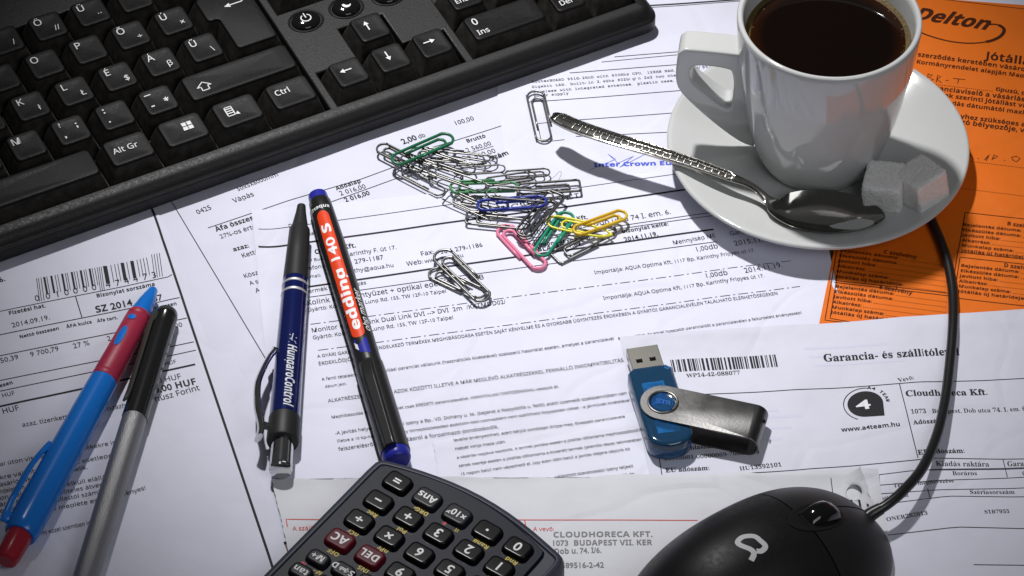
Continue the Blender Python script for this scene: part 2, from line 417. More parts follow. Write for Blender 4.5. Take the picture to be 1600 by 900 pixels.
a.T('esen', (0, 606), (21, 600), 'bold'); a.T('HUF', (4, 622), (24, 617)); a.T('1 HUF', (-6, 650), (31, 641)); a.T('0 HUF', (248, 599), (284, 591)); a.T('320 HUF', (242, 575), (276, 567))
a.T('320,00 HUF', (226, 618), (308, 600), 'bold'); a.T('húsz Forint', (243, 628), (313, 609), 'sans')
a.T('azaz, tizenkettőezer-háromszázhúsz', (35, 668), (214, 633), 'sans')
for s_, p0, p1 in (('ai úton visszaküldött termékekre is', (0, 729), (181, 694)), ('kre vállalt garancia, az esetleges', (0, 750), (182, 713)), ('ásárlónak járó díjat terhelik.', (0, 761), (138, 733)),
                   ('ndeletben előírtak', (0, 772), (70, 758)), ('on belül indoklás nélküli elállás', (0, 782), (172, 747)), ('árut az értékesítő köteles átvenni', (0, 792), (172, 758)), ('e legkésőbb az elállástól számítva', (0, 802), (172, 769)),
                   ('érvényes!', (182, 779), (229, 765)), ('g alapján annak megléte esetén', (0, 815), (178, 780)), ('de mi ezzel szemben is', (52, 839), (142, 820))):
    a.T(s_, p0, p1, 'sans', size=2.75)
a.L([(205, 251), (240, 333), (418, 862), (440, 930)], .95)
a.done()

# ---- sheet c: big warranty sheet
c = Sheet('warranty_sheet', 'large white sheet full of small print under the click pen, the marker and the clips', 'paper', [(393, 331), (1266, 246), (1372, 770), (437, 775)], 3, M['paper'], n=90, curl=(.3, .3, 0, 2.0))
c.T('GARANCIALEVEL', (728, 339), (912, 308), 'tmono', size=4.6)
c.L([(404, 361), (1070, 271)], .3); c.L([(404, 389), (1075, 297)], .9)
c.T('D', (451, 356), (458, 355)); c.T('Forgalmazó', (468, 370), (515, 363))
c.T('Optima Kft.', (492, 397), (557, 386), 'bold'); c.T('1117 Budapest', (474, 411), (524, 402)); c.T('Karinthy F. út 17.', (540, 401), (620, 389))
c.T('Telefon:', (470, 424), (505, 418)); c.T('36 1 279-1187', (530, 416), (600, 405)); c.T('E-mail:', (478, 435), (502, 432)); c.T('karinthy@aqua.hu', (530, 429), (616, 417))
c.T('Fax:', (658, 401), (679, 397)); c.T('+36 1 279-1186', (682, 399), (755, 386)); c.T('Web:', (636, 416), (662, 412)); c.T('www.aqua.hu', (664, 412), (725, 402))
c.L([(460, 451), (1115, 359)], .9); c.L([(470, 466), (1120, 378)], .35)
c.T('Termék', (477, 459), (512, 453), 'sans'); c.T('megnevezés', (520, 453), (573, 444))
c.T('Kolink KB billentyűzet + optikai egér fekete USB', (480, 477), (757, 437)); c.T('Gyártó: Kolink, Kung Lung Rd. 155, TW 12F-10 Taipei', (481, 487), (698, 458))
c.L([(485, 507), (1235, 407)], .3, dash=(4, 1.2, .8, 1.2))
c.T('Monitor kábel Kolink Dual Link DVI --> DVI  2m  /KKTMDD02/', (487, 520), (791, 475)); c.T('Gyártó: Kolink, Kung Lung Rd. 155, TW 12F-10 Taipei', (489, 531), (709, 499))
c.L([(497, 548), (1250, 447)], .3, dash=(4, 1.2, .8, 1.2))
c.T('1,00db', (1087, 394), (1123, 388)); c.T('2015.11.19.', (1148, 385), (1210, 376)); c.T('Mennyiség ME', (1052, 383), (1119, 371)); c.T('Garancia', (1141, 369), (1184, 361))
c.T('Importálja: AQUA Optima Kft, 1117 Bp, Karinthy Frigyes út 17.', (929, 429), (1180, 394)); c.T('Importálja: AQUA Optima Kft, 1117 Bp, Karinthy Frigyes út 17.', (943, 469), (1195, 433))
c.T('1,00db', (1102, 435), (1138, 430)); c.T('2014.11.19.', (1164, 427), (1224, 417))
c.T('Bizonylat kelte:', (972, 365), (1045, 353), 'bold'); c.T('2014.11.19.', (976, 378), (1029, 369), 'bold')
c.L([(820, 374), (1112, 333)], .35); c.L([(822, 378), (1112, 338)], .35)
c.T('Cloudhoreca Kft.', (834, 355), (919, 342), 'bold'); c.T('1073 Budapest, Dob utca 74 I. em. 6.', (833, 368), (1049, 335))
c.T('Bizonylat sorszám:', (842, 386), (925, 374), 'bold'); c.T('SLA14/3-1.62.', (841, 394), (912, 384), 'bold'); c.L([(812, 338), (832, 404)], .3); c.L([(822, 336), (842, 402)], .3)
small = [('A GYÁRI GARANCIÁVAL RENDELKEZŐ TERMÉKEK MEGHIBÁSODÁSA ESETÉN SAJÁT KÉNYELME ÉS A GYORSABB ÜGYINTÉZÉS ÉRDEKÉBEN A GYÁRTÓI GARANCIALEVÉLEN TALÁLHATÓ ELÉRHETŐSÉGEKEN', (496, 560), (1216, 460)),
         ('ÉRDEKLŐDJÖN.', (498, 572), (558, 563)),
         ('A fenti tételekre 12 hónap javítási garanciát vállalunk (használtcikk kivételével) szakszerű használat esetén, amelyet a garancialevél', (503, 596), (960, 531)),
         ('érvényesíthet. Az ennél hosszabb garanciaidőt a garancialevélen a feltüntetett érvényességi', (966, 531), (1253, 490)),
         ('dátum jelzi.', (508, 607), (542, 602)),
         ('ALKATRÉSZEK ESETÉN AZ AZOK KÖZÖTTI ILLETVE A MÁR MEGLÉVŐ ALKATRÉSZEKKEL FENNÁLLÓ INKOMPATIBILITÁS', (513, 630), (975, 565)),
         ('Meghibásodás esetén a terméket csak EREDETI garancialevéllel, HIÁNYTALAN TARTOZÉKAIVAL vesszük át.', (518, 655), (874, 605)),
         ('-A javítás helye: szavatossági igény a Bp., VII. Dohány u. 36. (bejárat a Nagydiófa u. felől) alatti üzemelő szakszervizben van', (524, 680), (980, 616)),
         ('illetve a 10 kg-nál nehezebb vagy tömegközlekedési eszközön kézi csomagként nem szállítható fogyasztási cikket - a járművek kivételével', (527, 692), (985, 627)),
         ('felszerelésről, visszaszállításról a forgalmazó gondoskodik.', (529, 705), (780, 669))]
for s_, p0, p1 in small: c.T(s_, p0, p1, 'sans', res=1)
c.done()

i_ = Sheet('small_print_scrap', 'white scrap of small print between the marker cap and the USB stick', 'paper', [(676, 691), (1010, 640), (1040, 775), (690, 775)], 3.6, M['paper_i'], jag=(1.2, 0, 0, .6), n=60, curl=(.7, 0, 0, .4))
for s_, p0, p1 in (('levéllel érvényesítheti, ezért kérjük gondosan őrizze meg. Elveszett garancialevele', (709, 692), (977, 653)), ('nségét vonja maga után.', (711, 704), (791, 692)),
                   ('a vásárlás napjával kezdődik. A termék javítása esetén a jótállás időtartama meghosszabbodik', (714, 717), (1002, 674)), ('zének cseréje esetén a jótállás időtartama a kicserélt termék (jelentős része) tekintetében', (717, 730), (1004, 688)),
                   ('15 napon belül nem végezhető el, úgy ezen időn belül a javítás idejére cégünk kö', (720, 743), (985, 703)), ('választott szavatossági igény teljesít', (868, 748), (990, 730)), ('más súlyát', (950, 749), (992, 743))):
    i_.T(s_, p0, p1, 'sans', res=1)
i_.done()

# ---- orange warranty card
e = Sheet('warranty_card', 'orange warranty card with dark brown print, half under the saucer', 'card', [(1384, -9), (1800, 24), (1700, 560), (1276, 525)], 4.4, M['orange'], curl=(0, 0, 0, .7))
BR = 'ink_brown'
e.L([(1440, -5), (1640, 19)], .3, BR)
e.T('Delton', (1424, 30), (1542, 47), 'heavy', BR, 'logo', size=11, shear=.45, res=4)
sw_ = [tuple(q) for q in crom([Vector((x, y)) for x, y in ((1418, 40), (1443, 54), (1480, 65), (1515, 68.5), (1545, 65), (1563, 57), (1569, 47), (1562, 40), (1550, 38), (1538, 41))], 6)]
e.L(sw_[:24], .7, BR, 'logo_swoosh'); e.L(sw_[23:44], 1.5, BR, 'logo_swoosh'); e.L(sw_[43:], .8, BR, 'logo_swoosh')
e.T('Jótállási jegy', (1539, 93), (1680, 112), 'bold', BR)
for s_, p0, p1 in (('szerződés keretében vásárolt új', (1433, 89), (1626, 115)), ('Kormányrendelet alapján Magyar', (1431, 100), (1618, 124)), ('garanciaviselő a vásárlástól', (1446, 139), (1618, 161)),
                   ('felek szerinti jótállást vállal', (1460, 150), (1622, 171)), ('eladás dátumától maximum', (1470, 162), (1630, 183)), ('igényhez szükséges az', (1474, 181), (1608, 199)), ('igazó bélyegzője, valamint', (1482, 191), (1650, 214)), ('típusú, gyári', (1555, 142), (1624, 152))):
    e.T(s_, p0, p1, 'bold', BR)
for p0, p1 in (((1440, 130), (1552, 143)), ((1480, 247), (1640, 268)), ((1500, 294), (1640, 312))): e.L([p0, p1], .35, BR, dash=(.4, .45))
for pts in ([(1432, 117), (1434, 126), (1440, 118)], [(1450, 116), (1449, 127)], [(1450, 116), (1457, 118), (1451, 121), (1459, 125), (1449, 127)], [(1463, 129), (1465, 118), (1470, 120), (1464, 124), (1471, 130)], [(1477, 126), (1482, 126)], [(1489, 123), (1508, 125)], [(1498, 124), (1496, 131)],
            [(1517, 240), (1514, 247), (1519, 243), (1521, 249)], [(1528, 247), (1529, 248)], [(1538, 250), (1546, 241), (1541, 251)], [(1550, 250), (1553, 242), (1559, 244), (1552, 248)], [(1569, 250), (1570, 251)], [(1583, 250), (1580, 246), (1588, 244), (1594, 248), (1588, 253), (1582, 250)]):
    e.L(pts, .35, BR, 'handwriting')
rows = ['Bejelentés dátuma:', 'Elkészülés dátuma:', 'Javított hiba:', 'Alkatrész:', 'Munkalap száma:', 'Jótállás új határideje:']
wds = [92, 92, 60, 45, 82, 106]
def block(x0, y0, dx, title, tx, slope, dots):
    e.T(title, tx[0], tx[1], 'bold', BR)
    for k, (r_, wd) in enumerate(zip(rows, wds)):
        x, y = x0 - dx * k, y0 + 8.1 * k
        e.T(r_, (x, y), (x + wd, y + wd * slope), 'bold', BR, size=2.25)
        if dots: e.L([(x + wd + 3, y + (wd + 3) * slope), (x + dots, y + dots * slope)], .3, BR, dash=(.4, .45))
block(1504, 353, .5, 'B szelvény', ((1573, 352), (1624, 359)), .105, 150)
block(1501, 417, .9, 'D szelvény', ((1568, 417), (1622, 424)), .105, 150)
block(1305, 449, 1.4, 'E szelvény', ((1373, 451), (1425, 461)), .135, 176)
block(1312, 393, 1.4, 'C szelvény', ((1380, 396), (1432, 405)), .135, 172)
e.L([(1640, 347), (1508, 332), (1497, 394), (1640, 409)], .35, BR); e.L([(1640, 417), (1500, 402), (1490, 466), (1640, 482)], .35, BR)
e.L([(1340, 340), (1318, 330), (1289, 500), (1340, 506)], .35, BR); e.L([(1324, 336), (1297, 497), (1330, 503)], .35, BR)
e.L([(1305, 438), (1486, 459)], .35, BR); e.L([(1304, 441), (1485, 463)], .35, BR); e.L([(1497, 390), (1486, 462)], .35, BR)
e.done()

# ---- sheet f: delivery note with bar code
fa, fb = gp(1408, 490, 1.5), gp(1497, 900, 1.5); fn_ = Vector((-(fb - fa).y, (fb - fa).x)).normalized()
def fold(x, y):
    dd = abs((x - fa.x) * fn_.x + (y - fa.y) * fn_.y); d2 = abs((x - fa.x) * fn_.x + (y - fa.y) * fn_.y + 46)
    return .9 * max(0, 1 - dd / 26) + .35 * max(0, 1 - d2 / 14)
f = Sheet('delivery_note', 'white delivery note with barcode and round 4 emblem, under the cable and USB stick', 'paper', [(968, 528), (1700, 479), (1770, 945), (1060, 945)], 5.4, M['paper_f'], n=110, curl=(1.1, 0, 0, 0), lift=fold)
rb = random.Random(3); x = 1051
while x < 1214:
    wd = rb.choice((1.3, 1.3, 2.6, 3.6)); t = (x - 1050) / 167
    f.quad([(x - 4, 563 - 8.5 * t), (x - 4 + wd, 563 - 8.5 * t - .1), (x + wd, 582 - 8.5 * t), (x, 582 - 8.5 * t)])
    x += wd + rb.choice((1.2, 1.2, 2.4, 3.2))
f.T('WP14-42-088077', (1073, 591), (1157, 585), 'serif')
f.L([(1100, 617), (1300, 607), (1405, 601), (1640, 590)], .35); f.T('Garancia- és szállítólevél', (1287, 565), (1500, 556), 'sbold', size=5.6)
f.T('Vevő:', (1404, 599), (1429, 595), 'serif'); f.L([(1405, 601), (1434, 718)], .35)
# emblem
cx, cy = 1352, 632
def ring_px(rx, ry, a0, a1, n=28): return [(cx + rx * math.cos(t), cy + ry * math.sin(t)) for t in [math.radians(a0 + (a1 - a0) * k / n) for k in range(n + 1)]]
f.quad([(x_, y_) for x_, y_ in ring_px(28, 20, 90, 360, 26)][::1] + [(1382, 651)], 'ink_em' if 'ink_em' in M else 'ink', 'emblem')
f.L(ring_px(34, 25, 110, 285), .35, 'ink', 'emblem_ring')
M['white_print'] = mat('white_print', (0.78, 0.78, 0.82), 0.5)
f.T('4', (1339, 641), (1362, 639), 'heavy', 'white_print', 'emblem_numeral', size=6.5)
f.parts['emblem_numeral'][0].v = [(x, y, z + 0.06) for x, y, z in f.parts['emblem_numeral'][0].v]
for k, ch in enumerate('A4 TEAM'):
    t = math.radians(275 + k * 11.5); t2 = math.radians(275 + (k + .9) * 11.5)
    if ch != ' ': f.T(ch, (cx + 33 * math.cos(t), cy + 24 * math.sin(t)), (cx + 33 * math.cos(t2), cy + 24 * math.sin(t2)), 'bold', size=1.9)
f.T('www.a4team.hu', (1315, 675), (1407, 668), 'bold', size=2.9)
f.T('Cloudhoreca Kft.', (1415, 622), (1544, 617), 'sbold', size=4.4)
f.T('1073   Budapest, Dob utca 74. I. em. 6.', (1423, 649), (1606, 642), 'serif', size=3.1); f.T('Adószám:', (1427, 666), (1477, 662), 'sbold')
f.T('EU adószám:', (1434, 713), (1508, 709), 'sbold')
f.L([(1031, 748), (1250, 735), (1432, 721), (1452, 719), (1640, 717)], .35); f.L([(1452, 738), (1640, 731)], .3)
f.T('Kiadás raktára', (1462, 731), (1546, 730), 'serif', size=3.6); f.T('Garancia', (1574, 729), (1622, 728), 'serif', size=3.6); f.L([(1567, 718), (1574, 746)], .3)
f.T('Boráros', (1488, 745), (1527, 744), 'serif'); f.T('Ú', (1597, 743), (1604, 743), 'serif')
f.L([(1353, 745), (1421, 738), (1640, 729.5)], .3); f.L([(1340, 761), (1600, 746), (1640, 745)], .3); f.T('Termék megnevezése', (1396, 763), (1491, 756), 'serif')
f.L([(1360, 773), (1640, 761)], .3); f.T('terméknév/kód', (1364, 783), (1420, 778), 'serif'); f.T('Szériasorszám', (1515, 774), (1586, 772), 'serif'); f.L([(1449, 766), (1453, 781)], .3)
f.L([(1365, 790), (1486, 778), (1640, 776)], .3); f.T('93XTONER282013', (1360, 819), (1450, 806), 'serif'); f.T('S1B7955', (1538, 804), (1578, 802), 'serif')
for k in range(7):
    y_ = 636 + k * 9; f.L([(1118, y_), (1180 + (k * 37) % 90, y_ - 4)], 1.3, 'ghost', 'show_through', dz=.04)
for k in range(3): f.L([(1256 + 8 * k, 545 + 13 * k), (1390 + 12 * k, 538 + 13 * k)], 1.2, 'ghost', 'show_through', dz=.04)
f.L([(1385, 837), (1500, 826), (1640, 826)], .35); f.L([(1521, 884), (1640, 883)], .35)
f.T('Bankszámlaszám', (1034, 706), (1120, 700), 'sbold', size=3.2); f.T('10918001-00000069-76000009', (1037, 720), (1187, 710), 'serif'); f.T('EU adószám:', (1040, 738), (1109, 734), 'sbold'); f.T('HU13592101', (1156, 736), (1222, 729), 'serif')
f.L([(1026, 690), (1036, 752)], .35); f.T('Kiállítás dátuma', (1056, 757), (1153, 751), 'sbold'); f.L([(1169, 741), (1172, 756)], .3)
f.done()

# ---- sheet g: torn strip at the bottom
g = Sheet('torn_receipt', 'greyish torn receipt with red rules along the bottom, under the calculator and the mouse', 'paper', [(424, 750), (1372, 741), (1405, 945), (470, 945)], 6.4, M['paper_grey'], jag=(1.6, 0, 0, .5), n=120, curl=(1.5, .5, 0, .4))
g.L([(449, 823), (447, 811), (900, 813), (1090, 813)], .4, 'ink_red'); g.L([(820, 813), (822, 826)], .4, 'ink_red')
g.T('A szállító:', (457, 829), (502, 827), 'sans', 'ink_red', 'red_print'); g.T('A vevő:', (833, 830), (866, 830), 'sans', 'ink_red', 'red_print')
for s_, p0, p1 in (('CLOUDHORECA KFT.', (864, 840), (1020, 839)), ('1073  BUDAPEST VII. KER', (862, 853), (1019, 852)), ('Dob u. 74. I/6.', (866, 866), (940, 864)), ('13589516-2-42', (864, 888), (944, 887))):
    g.T(s_, p0, p1, 'bold', 'ink_grey', 'stamp', size=3.6)
# curled torn corner with a punched hole
def torn_corner():
    mb = MB(); n = 26; vs = []; keep = []
    tl, tr, br, bl = [gp(x, y, 2.0) for x, y in ((1280, 752), (1343, 744), (1374, 816), (1300, 826))]
    hx, hy = .70, .36
    for j in range(n + 1):
        for i in range(n + 1):
            u, v = i / n, j / n
            p = (tl * (1 - u) + tr * u) * (1 - v) + (bl * (1 - u) + br * u) * v
            q = Vector((p.x, p.y, 0)); k = max(0, u - .35) / .65
            dd = math.hypot((u - hx) / .17, (v - hy) / .15)
            if .55 < dd < 1.25:
                # snap the grid to the round hole
                s_ = 1 / dd; uu, vv = hx + (u - hx) * s_, hy + (v - hy) * s_
                p = (tl * (1 - uu) + tr * uu) * (1 - vv) + (bl * (1 - uu) + br * uu) * vv; q = Vector((p.x, p.y, 0))
            if i == n: q.x += 1.0 * noise.noise(Vector((v * 7, 1, 2)))
            if j == 0: q.y += 1.3 * noise.noise(Vector((u * 8, 4, 2)))
            z = H(q.x, q.y) + g.z + .12 + 5.5 * k * k * (1 - v) ** 1.0
            vs.append((q.x, q.y, z)); keep.append(dd)
    fs = []
    for j in range(n):
        for i in range(n):
            ids = (j * (n + 1) + i, (j + 1) * (n + 1) + i, (j + 1) * (n + 1) + i + 1, j * (n + 1) + i + 1)
            if sum(keep[t] for t in ids) / 4 < .98: continue
            fs.append(ids)
    mb.add(vs, fs); o = mb.build('torn_corner', M['paper_grey'], g.obj, smooth=180); o['label'] = 'curled torn corner with a punched hole'
torn_corner()
for x0 in (1328, 1340, 1352): g.quad([(x0, 785), (x0 + 3.5, 784.7), (x0 + 5.5, 795), (x0 + 2, 795.4)], 'ink', 'printed_marks', dz=1.3)
g.L([(1298, 750), (1302, 776)], .3, part='perforation')
g.done()

# ------------------------------------------------------------------ keyboard
KX, KY, KH, KPSI, KT = -124.014, 64.562, 19.5, 0.49262, 0.08037
U = 19.05
KEX = Vector((math.cos(KPSI), math.sin(KPSI), 0)); _ky = Vector((-math.sin(KPSI), math.cos(KPSI), 0))
KEY_ = _ky * math.cos(KT) + Vector((0, 0, 1)) * math.sin(KT); KEZ = KEX.cross(KEY_)
TOPW, TOPD = 12.4, 13.6            # size of a key's top, front-left corner of the top sits 2.9 / 3.4 mm inside its cell
KO = Vector((KX, KY, KH)) - KEX * (U * 12 + 3.3) - KEY_ * 3.4       # front-left corner of cell (0, row 4) on the plane of the key tops
def kp(x, y, z=0.0): return KO + KEX * x + KEY_ * y + KEZ * z          # keyboard coordinates: x right, y back, z above the key tops
M['kb'] = mat('black_keyboard_plastic', (0.0065, 0.0065, 0.007), 0.4, spec=0.13, bump=0.06, bscale=2200, rvar=0.08, vscale=300)
M['kb_case'] = mat('black_case_plastic', (0.0095, 0.0095, 0.010), 0.45, spec=0.28, bump=0.16, bscale=2000, rvar=0.1, vscale=300)
M['kb_side'] = mat('dusty_key_side', (0.034, 0.031, 0.027), 0.8, spec=0.2, var=.5, vscale=260)
M['kb_well'] = mat('dusty_dark_well', (0.010, 0.0095, 0.009), 0.9, spec=0.1, var=0.4, vscale=500)
M['legend'] = mat('white_legend_paint', (0.72, 0.72, 0.73), 0.5)
M['gloss'] = mat('glossy_black_button', (0.006, 0.006, 0.006), 0.08, spec=0.6)
kb = thing('keyboard', 'black computer keyboard with white Hungarian letters across the upper left', 'keyboard', kp(11 * U, 20, -17))

def rrect(poly, ins, r, seg=4):
    """axis-aligned polygon (counter-clockwise) inset per side (left, right, front, back) with rounded corners"""
    n = len(poly); pts = []
    def edge(i):
        a, b = poly[i], poly[(i + 1) % n]
        if abs(a[1] - b[1]) < 1e-6: return ('h', a[1] + (ins[2] if b[0] > a[0] else -ins[3]))
        return ('v', a[0] - (ins[1] if b[1] > a[1] else -ins[0]))
    E_ = [edge(i) for i in range(n)]; cs = []
    for i in range(n):
        p, q = E_[i - 1], E_[i]
        cs.append((p[1], q[1]) if p[0] == 'v' else (q[1], p[1]))
    for i in range(n):
        c0, p, q = Vector(cs[i]), Vector(cs[i - 1]), Vector(cs[(i + 1) % n])
        a = (p - c0).normalized(); b_ = (q - c0).normalized()
        rr = min(r, (p - c0).length * .49, (q - c0).length * .49)
        if rr < 1e-6:
            pts += [tuple(c0)] * (seg + 1); continue
        cc = c0 + (a + b_) * rr
        for k in range(seg + 1):
            t = k / seg * PI / 2
            v = cc - b_ * (rr * math.cos(t)) - a * (rr * math.sin(t))
            pts.append((v.x, v.y))
    return pts

def make_key(poly, legends, dish=.35, matn='kb'):
    """poly: cell outline in keyboard mm"""
    mb = MB(); g = .45
    def ring(k, r, z): return [kp(x, y, z) for x, y in rrect(poly, (g + 2.6 * k, g + 2.6 * k, g + 2.7 * k, g + 1.9 * k), r)]
    rings = [ring(0, .7, -9.5), ring(.12, .8, -8.0), ring(.88, 1.5, -1.0), ring(.95, 1.7, -.35), ring(1.04, 1.9, -.05), ring(1.2, 2.0, 0)]
    top = rrect(poly, (g + 3.1,) * 2 + (g + 3.2, g + 2.3), 2.0)
    cx = sum(p[0] for p in top) / len(top); cy = sum(p[1] for p in top) / len(top)
    if len(poly) == 4:
        for s_, dz in ((.75, -.16), (.45, -.28), (.15, -.34)):
            rings.append([kp(cx + (x - cx) * s_, cy + (y - cy) * s_, dz * dish / .35) for x, y in top])
    mb.loft(rings[:3], False, False, mi=1); mb.loft(rings[2:], False, True)
    k = mb.build('key', (M[matn], M['kb_side']), kb, smooth=50)
    if legends:
        lb = MB()
        for s_, dx, dy, sz, st in legends:
            if callable(s_): s_(lb, cx, cy); continue
            lay_text(lb, s_, st, lambda u, v: kp(cx + dx + u, cy + dy + v, .06), sz, 1.0, 0, 3, True)
        lo_ = lb.build('legend', M['legend'], k, smooth=0)
    return k
def cell(col, row, wu=1, hu=1):
    x0, y0 = col * U, (4 - row) * U
    return [(x0, y0), (x0 + wu * U, y0), (x0 + wu * U, y0 + hu * U), (x0, y0 + hu * U)]
def poly_leg(polys):
    def fn(lb, cx, cy):
        for P in polys: lb.add([kp(cx + x, cy + y, .06) for x, y in P], [tuple(range(len(P)))])
    return fn
def stroke(pts, wd, closed=False):
    out = []
    n = len(pts)
    for i in range(n if closed else n - 1):
        a_, b_ = Vector(pts[i]), Vector(pts[(i + 1) % n]); t = (b_ - a_).normalized() * (wd / 2); nn = Vector((-t.y, t.x))
        out.append([tuple(a_ - t + nn), tuple(a_ - t - nn), tuple(b_ + t - nn), tuple(b_ + t + nn)])
    return out
def arrow(ang, ln=5.2):
    ca, sa = math.cos(ang), math.sin(ang)
    P = [(-ln / 2, .28), (-ln / 2, -.28), (ln / 2 - 2, -.28), (ln / 2 - 2, -1.2), (ln / 2, 0), (ln / 2 - 2, 1.2), (ln / 2 - 2, .28)]
    ox, oy = -1.0, 1.2
    return poly_leg([[(ox + x * ca - y * sa, oy + x * sa + y * ca) for x, y in P]])
def two(m, s2='', s3=''):
    L_ = [(m, -3.2, 1.6, 4.8, 'sans')]
    if s2: L_.append((s2, 3.0, -3.8, 4.2, 'sans'))
    return L_
def lg(f_): return [(f_, 0, 0, 0, '')]
keys = [((9, 0), 1, two(')', '/')), ((10, 0), 1, two('Ö', '//')), ((11, 0), 1, two('Ü', '··')), ((12, 0), 1, two('Ó')), ((13, 0), 2, None),
        ((8.5, 1), 1, two('I')), ((9.5, 1), 1, two('O')), ((10.5, 1), 1, two('P')), ((11.5, 1), 1, two('Ő', '÷')), ((12.5, 1), 1, two('Ú', '×')),
        ((7.75, 2), 1, two('J')), ((8.75, 2), 1, two('K', 'ł')), ((9.75, 2), 1, two('L', 'Ł')), ((10.75, 2), 1, two('É', '$')), ((11.75, 2), 1, two('Á', 'β')), ((12.75, 2), 1, two('Ű', '\\')),
        ((7.25, 3), 1, two('N')), ((8.25, 3), 1, two('M')), ((9.25, 3), 1, [('?', -3.4, 2.6, 3.6, 'sans'), (',', -3.4, -3.2, 5, 'bold'), (';', 3, .2, 5, 'bold')]), ((10.25, 3), 1, [(':', -3.4, 2.2, 5, 'bold'), ('.', -3.4, -3.2, 5, 'bold')]),
        ((11.25, 3), 1, [('–', -3.2, 2.6, 5, 'bold'), ('-', -3.4, -3.6, 5, 'bold'), ('*', 3, -3.6, 5, 'bold')]),
        ((12.25, 3), 2.75, lg(poly_leg(stroke([(-16, 1.2), (-19, -1.2), (-17.5, -1.2), (-17.5, -3.4), (-14.5, -3.4), (-14.5, -1.2), (-13, -1.2)], .42, True)))),
        ((3.75, 4), 6.25, None), ((10, 4), 1.25, [('Alt Gr', -1.2, -.8, 4.0, 'sans')]),
        ((11.25, 4), 1.25, lg(poly_leg([[(2.2 + sx * 1.15 - .95 + .14 * (sy + k2), 1.0 + sy * 1.15 - .95), (2.2 + sx * 1.15 + .95, 1.0 + sy * 1.15 - .95), (2.2 + sx * 1.15 + .95, 1.0 + sy * 1.15 + .95), (2.2 + sx * 1.15 - .95, 1.0 + sy * 1.15 + .95)] for sx in (-1, 1) for sy in (-1, 1) for k2 in (0,)]))),
        ((12.5, 4), 1.25, lg(poly_leg(stroke([(-4.6, -1.6), (-1.6, -1.6), (-1.6, 3.2), (-4.6, 3.2)], .45, True) + stroke([(-4.2, 2.2), (-2, 2.2)], .5) + stroke([(-4.2, 1), (-2, 1)], .5) + stroke([(-4.2, -.2), (-2, -.2)], .5) + [[(-1.4, -1.6), (.4, -2.2), (-.2, -.2)]]))),
        ((13.75, 4), 1.25, [('Ctrl', -3.2, .2, 4.0, 'sans')]),
        ((15.25, 1), 1, None), ((16.25, 1), 1, None), ((17.25, 1), 1, None),
        ((16.25, 3), 1, lg(arrow(PI / 2))), ((15.25, 4), 1, lg(arrow(PI))), ((16.25, 4), 1, lg(arrow(-PI / 2))), ((17.25, 4), 1, lg(arrow(0))),
        ((18.5, 3), 1, [('1', -3, 2, 5, 'bold'), ('End', -1.8, -3.6, 3.4, 'sans')]), ((19.5, 3), 1, [('2', -3, 2, 5, 'bold')]), ((20.5, 3), 1, [('3', -3, 2, 5, 'bold'), ('PgDn', -.4, -3.6, 3.2, 'bold')]),
        ((18.5, 4), 2, [('0', -12.2, 1.4, 5.4, 'sans'), ('Ins', -11.4, -4.4, 3.8, 'sans')]), ((20.5, 4), 1, [('.', -3.4, 1.5, 6, 'bold'), ('Del', -1.2, -4, 3.8, 'sans')])]
for (cr_, wu, leg) in keys: make_key(cell(cr_[0], cr_[1], wu), leg)
make_key(cell(21.5, 4, 1, 2), [('Enter', 0, 0, 3.2, 'bold')])
# the bent Enter key
ep = [(13.75 * U, 2 * U), (15 * U, 2 * U), (15 * U, 4 * U), (13.5 * U, 4 * U), (13.5 * U, 3 * U), (13.75 * U, 3 * U)]
def enter_leg(lb, cx, cy):
    x0, y0 = 14.15 * U, 3.42 * U
    for P in [[(0, 0), (2.6, -1.2), (2.6, 1.2)]] + stroke([(2.4, 0), (8.2, 0), (8.2, 2.6)], .5): lb.add([kp(x0 + x, y0 + y, .06) for x, y in P], [tuple(range(len(P)))])
make_key(ep, [(enter_leg, 0, 0, 0, '')])

# case: lip, top plate with key openings, floor of the wells
W0, W1, D0, D1 = -6.5, 22.5 * U + 7.0, -9.5, 6.2 * U + 12
ZT = -5.6                                   # top plate below the key tops
outer = [(W0, D0), (W1, D0), (W1, D1), (W0, D1)]
def cring(ins, r, z): return [kp(x, y, z) for x, y in rrect(outer, (ins,) * 4, r, 6)]
def cringz(ins, r, zw):                     # ring at a height above the desk
    out = []
    for x, y in rrect(outer, (ins,) * 4, r, 6):
        q = kp(x, y, 0); out.append(Vector((q.x, q.y, zw + max(0, y) * .05)))
    return out
cm = MB()
cm.loft([cringz(2.2, 4, 2.0), cringz(.5, 6, 2.3), cringz(0, 6.5, 3.4), cringz(0, 6.5, 8.6), cring(.5, 6.3, -9.6), cring(1.6, 5.6, -7.7), cring(3.2, 4, -6.3), cring(5.2, 2.2, -5.7), cring(7.2, .0, ZT)], True, False)
IN = 7.2
gx = sorted({W0 + IN, W1 - IN, -.6, 15 * U + .6, 15.25 * U - .6, 18.25 * U + .6, 16.25 * U - .6, 17.25 * U + .6, 18.5 * U - .6, 22.5 * U + .2})
gx = [x_ for x_ in gx if x_ <= W1 - IN + .01]
gy = sorted({D0 + IN, D1 - IN, -.6, U + .6, 2 * U + .4, 3 * U - .6, 5 * U + .6})
gx[-1] = W1 - IN
def hole(x, y):
    if -.6 < x < 15 * U + .6 and -.6 < y < 5 * U + .6: return True
    if 15.25 * U - .6 < x < 18.25 * U + .6 and (-.6 < y < U + .6 or 3 * U - .6 < y < 5 * U + .6): return True
    if 16.25 * U - .6 < x < 17.25 * U + .6 and -.6 < y < 2 * U + .4: return True
    if x > 18.5 * U - .6 and -.6 < y < 5 * U + .6 and x < 22.5 * U + .2: return True
    return False
vi = {}
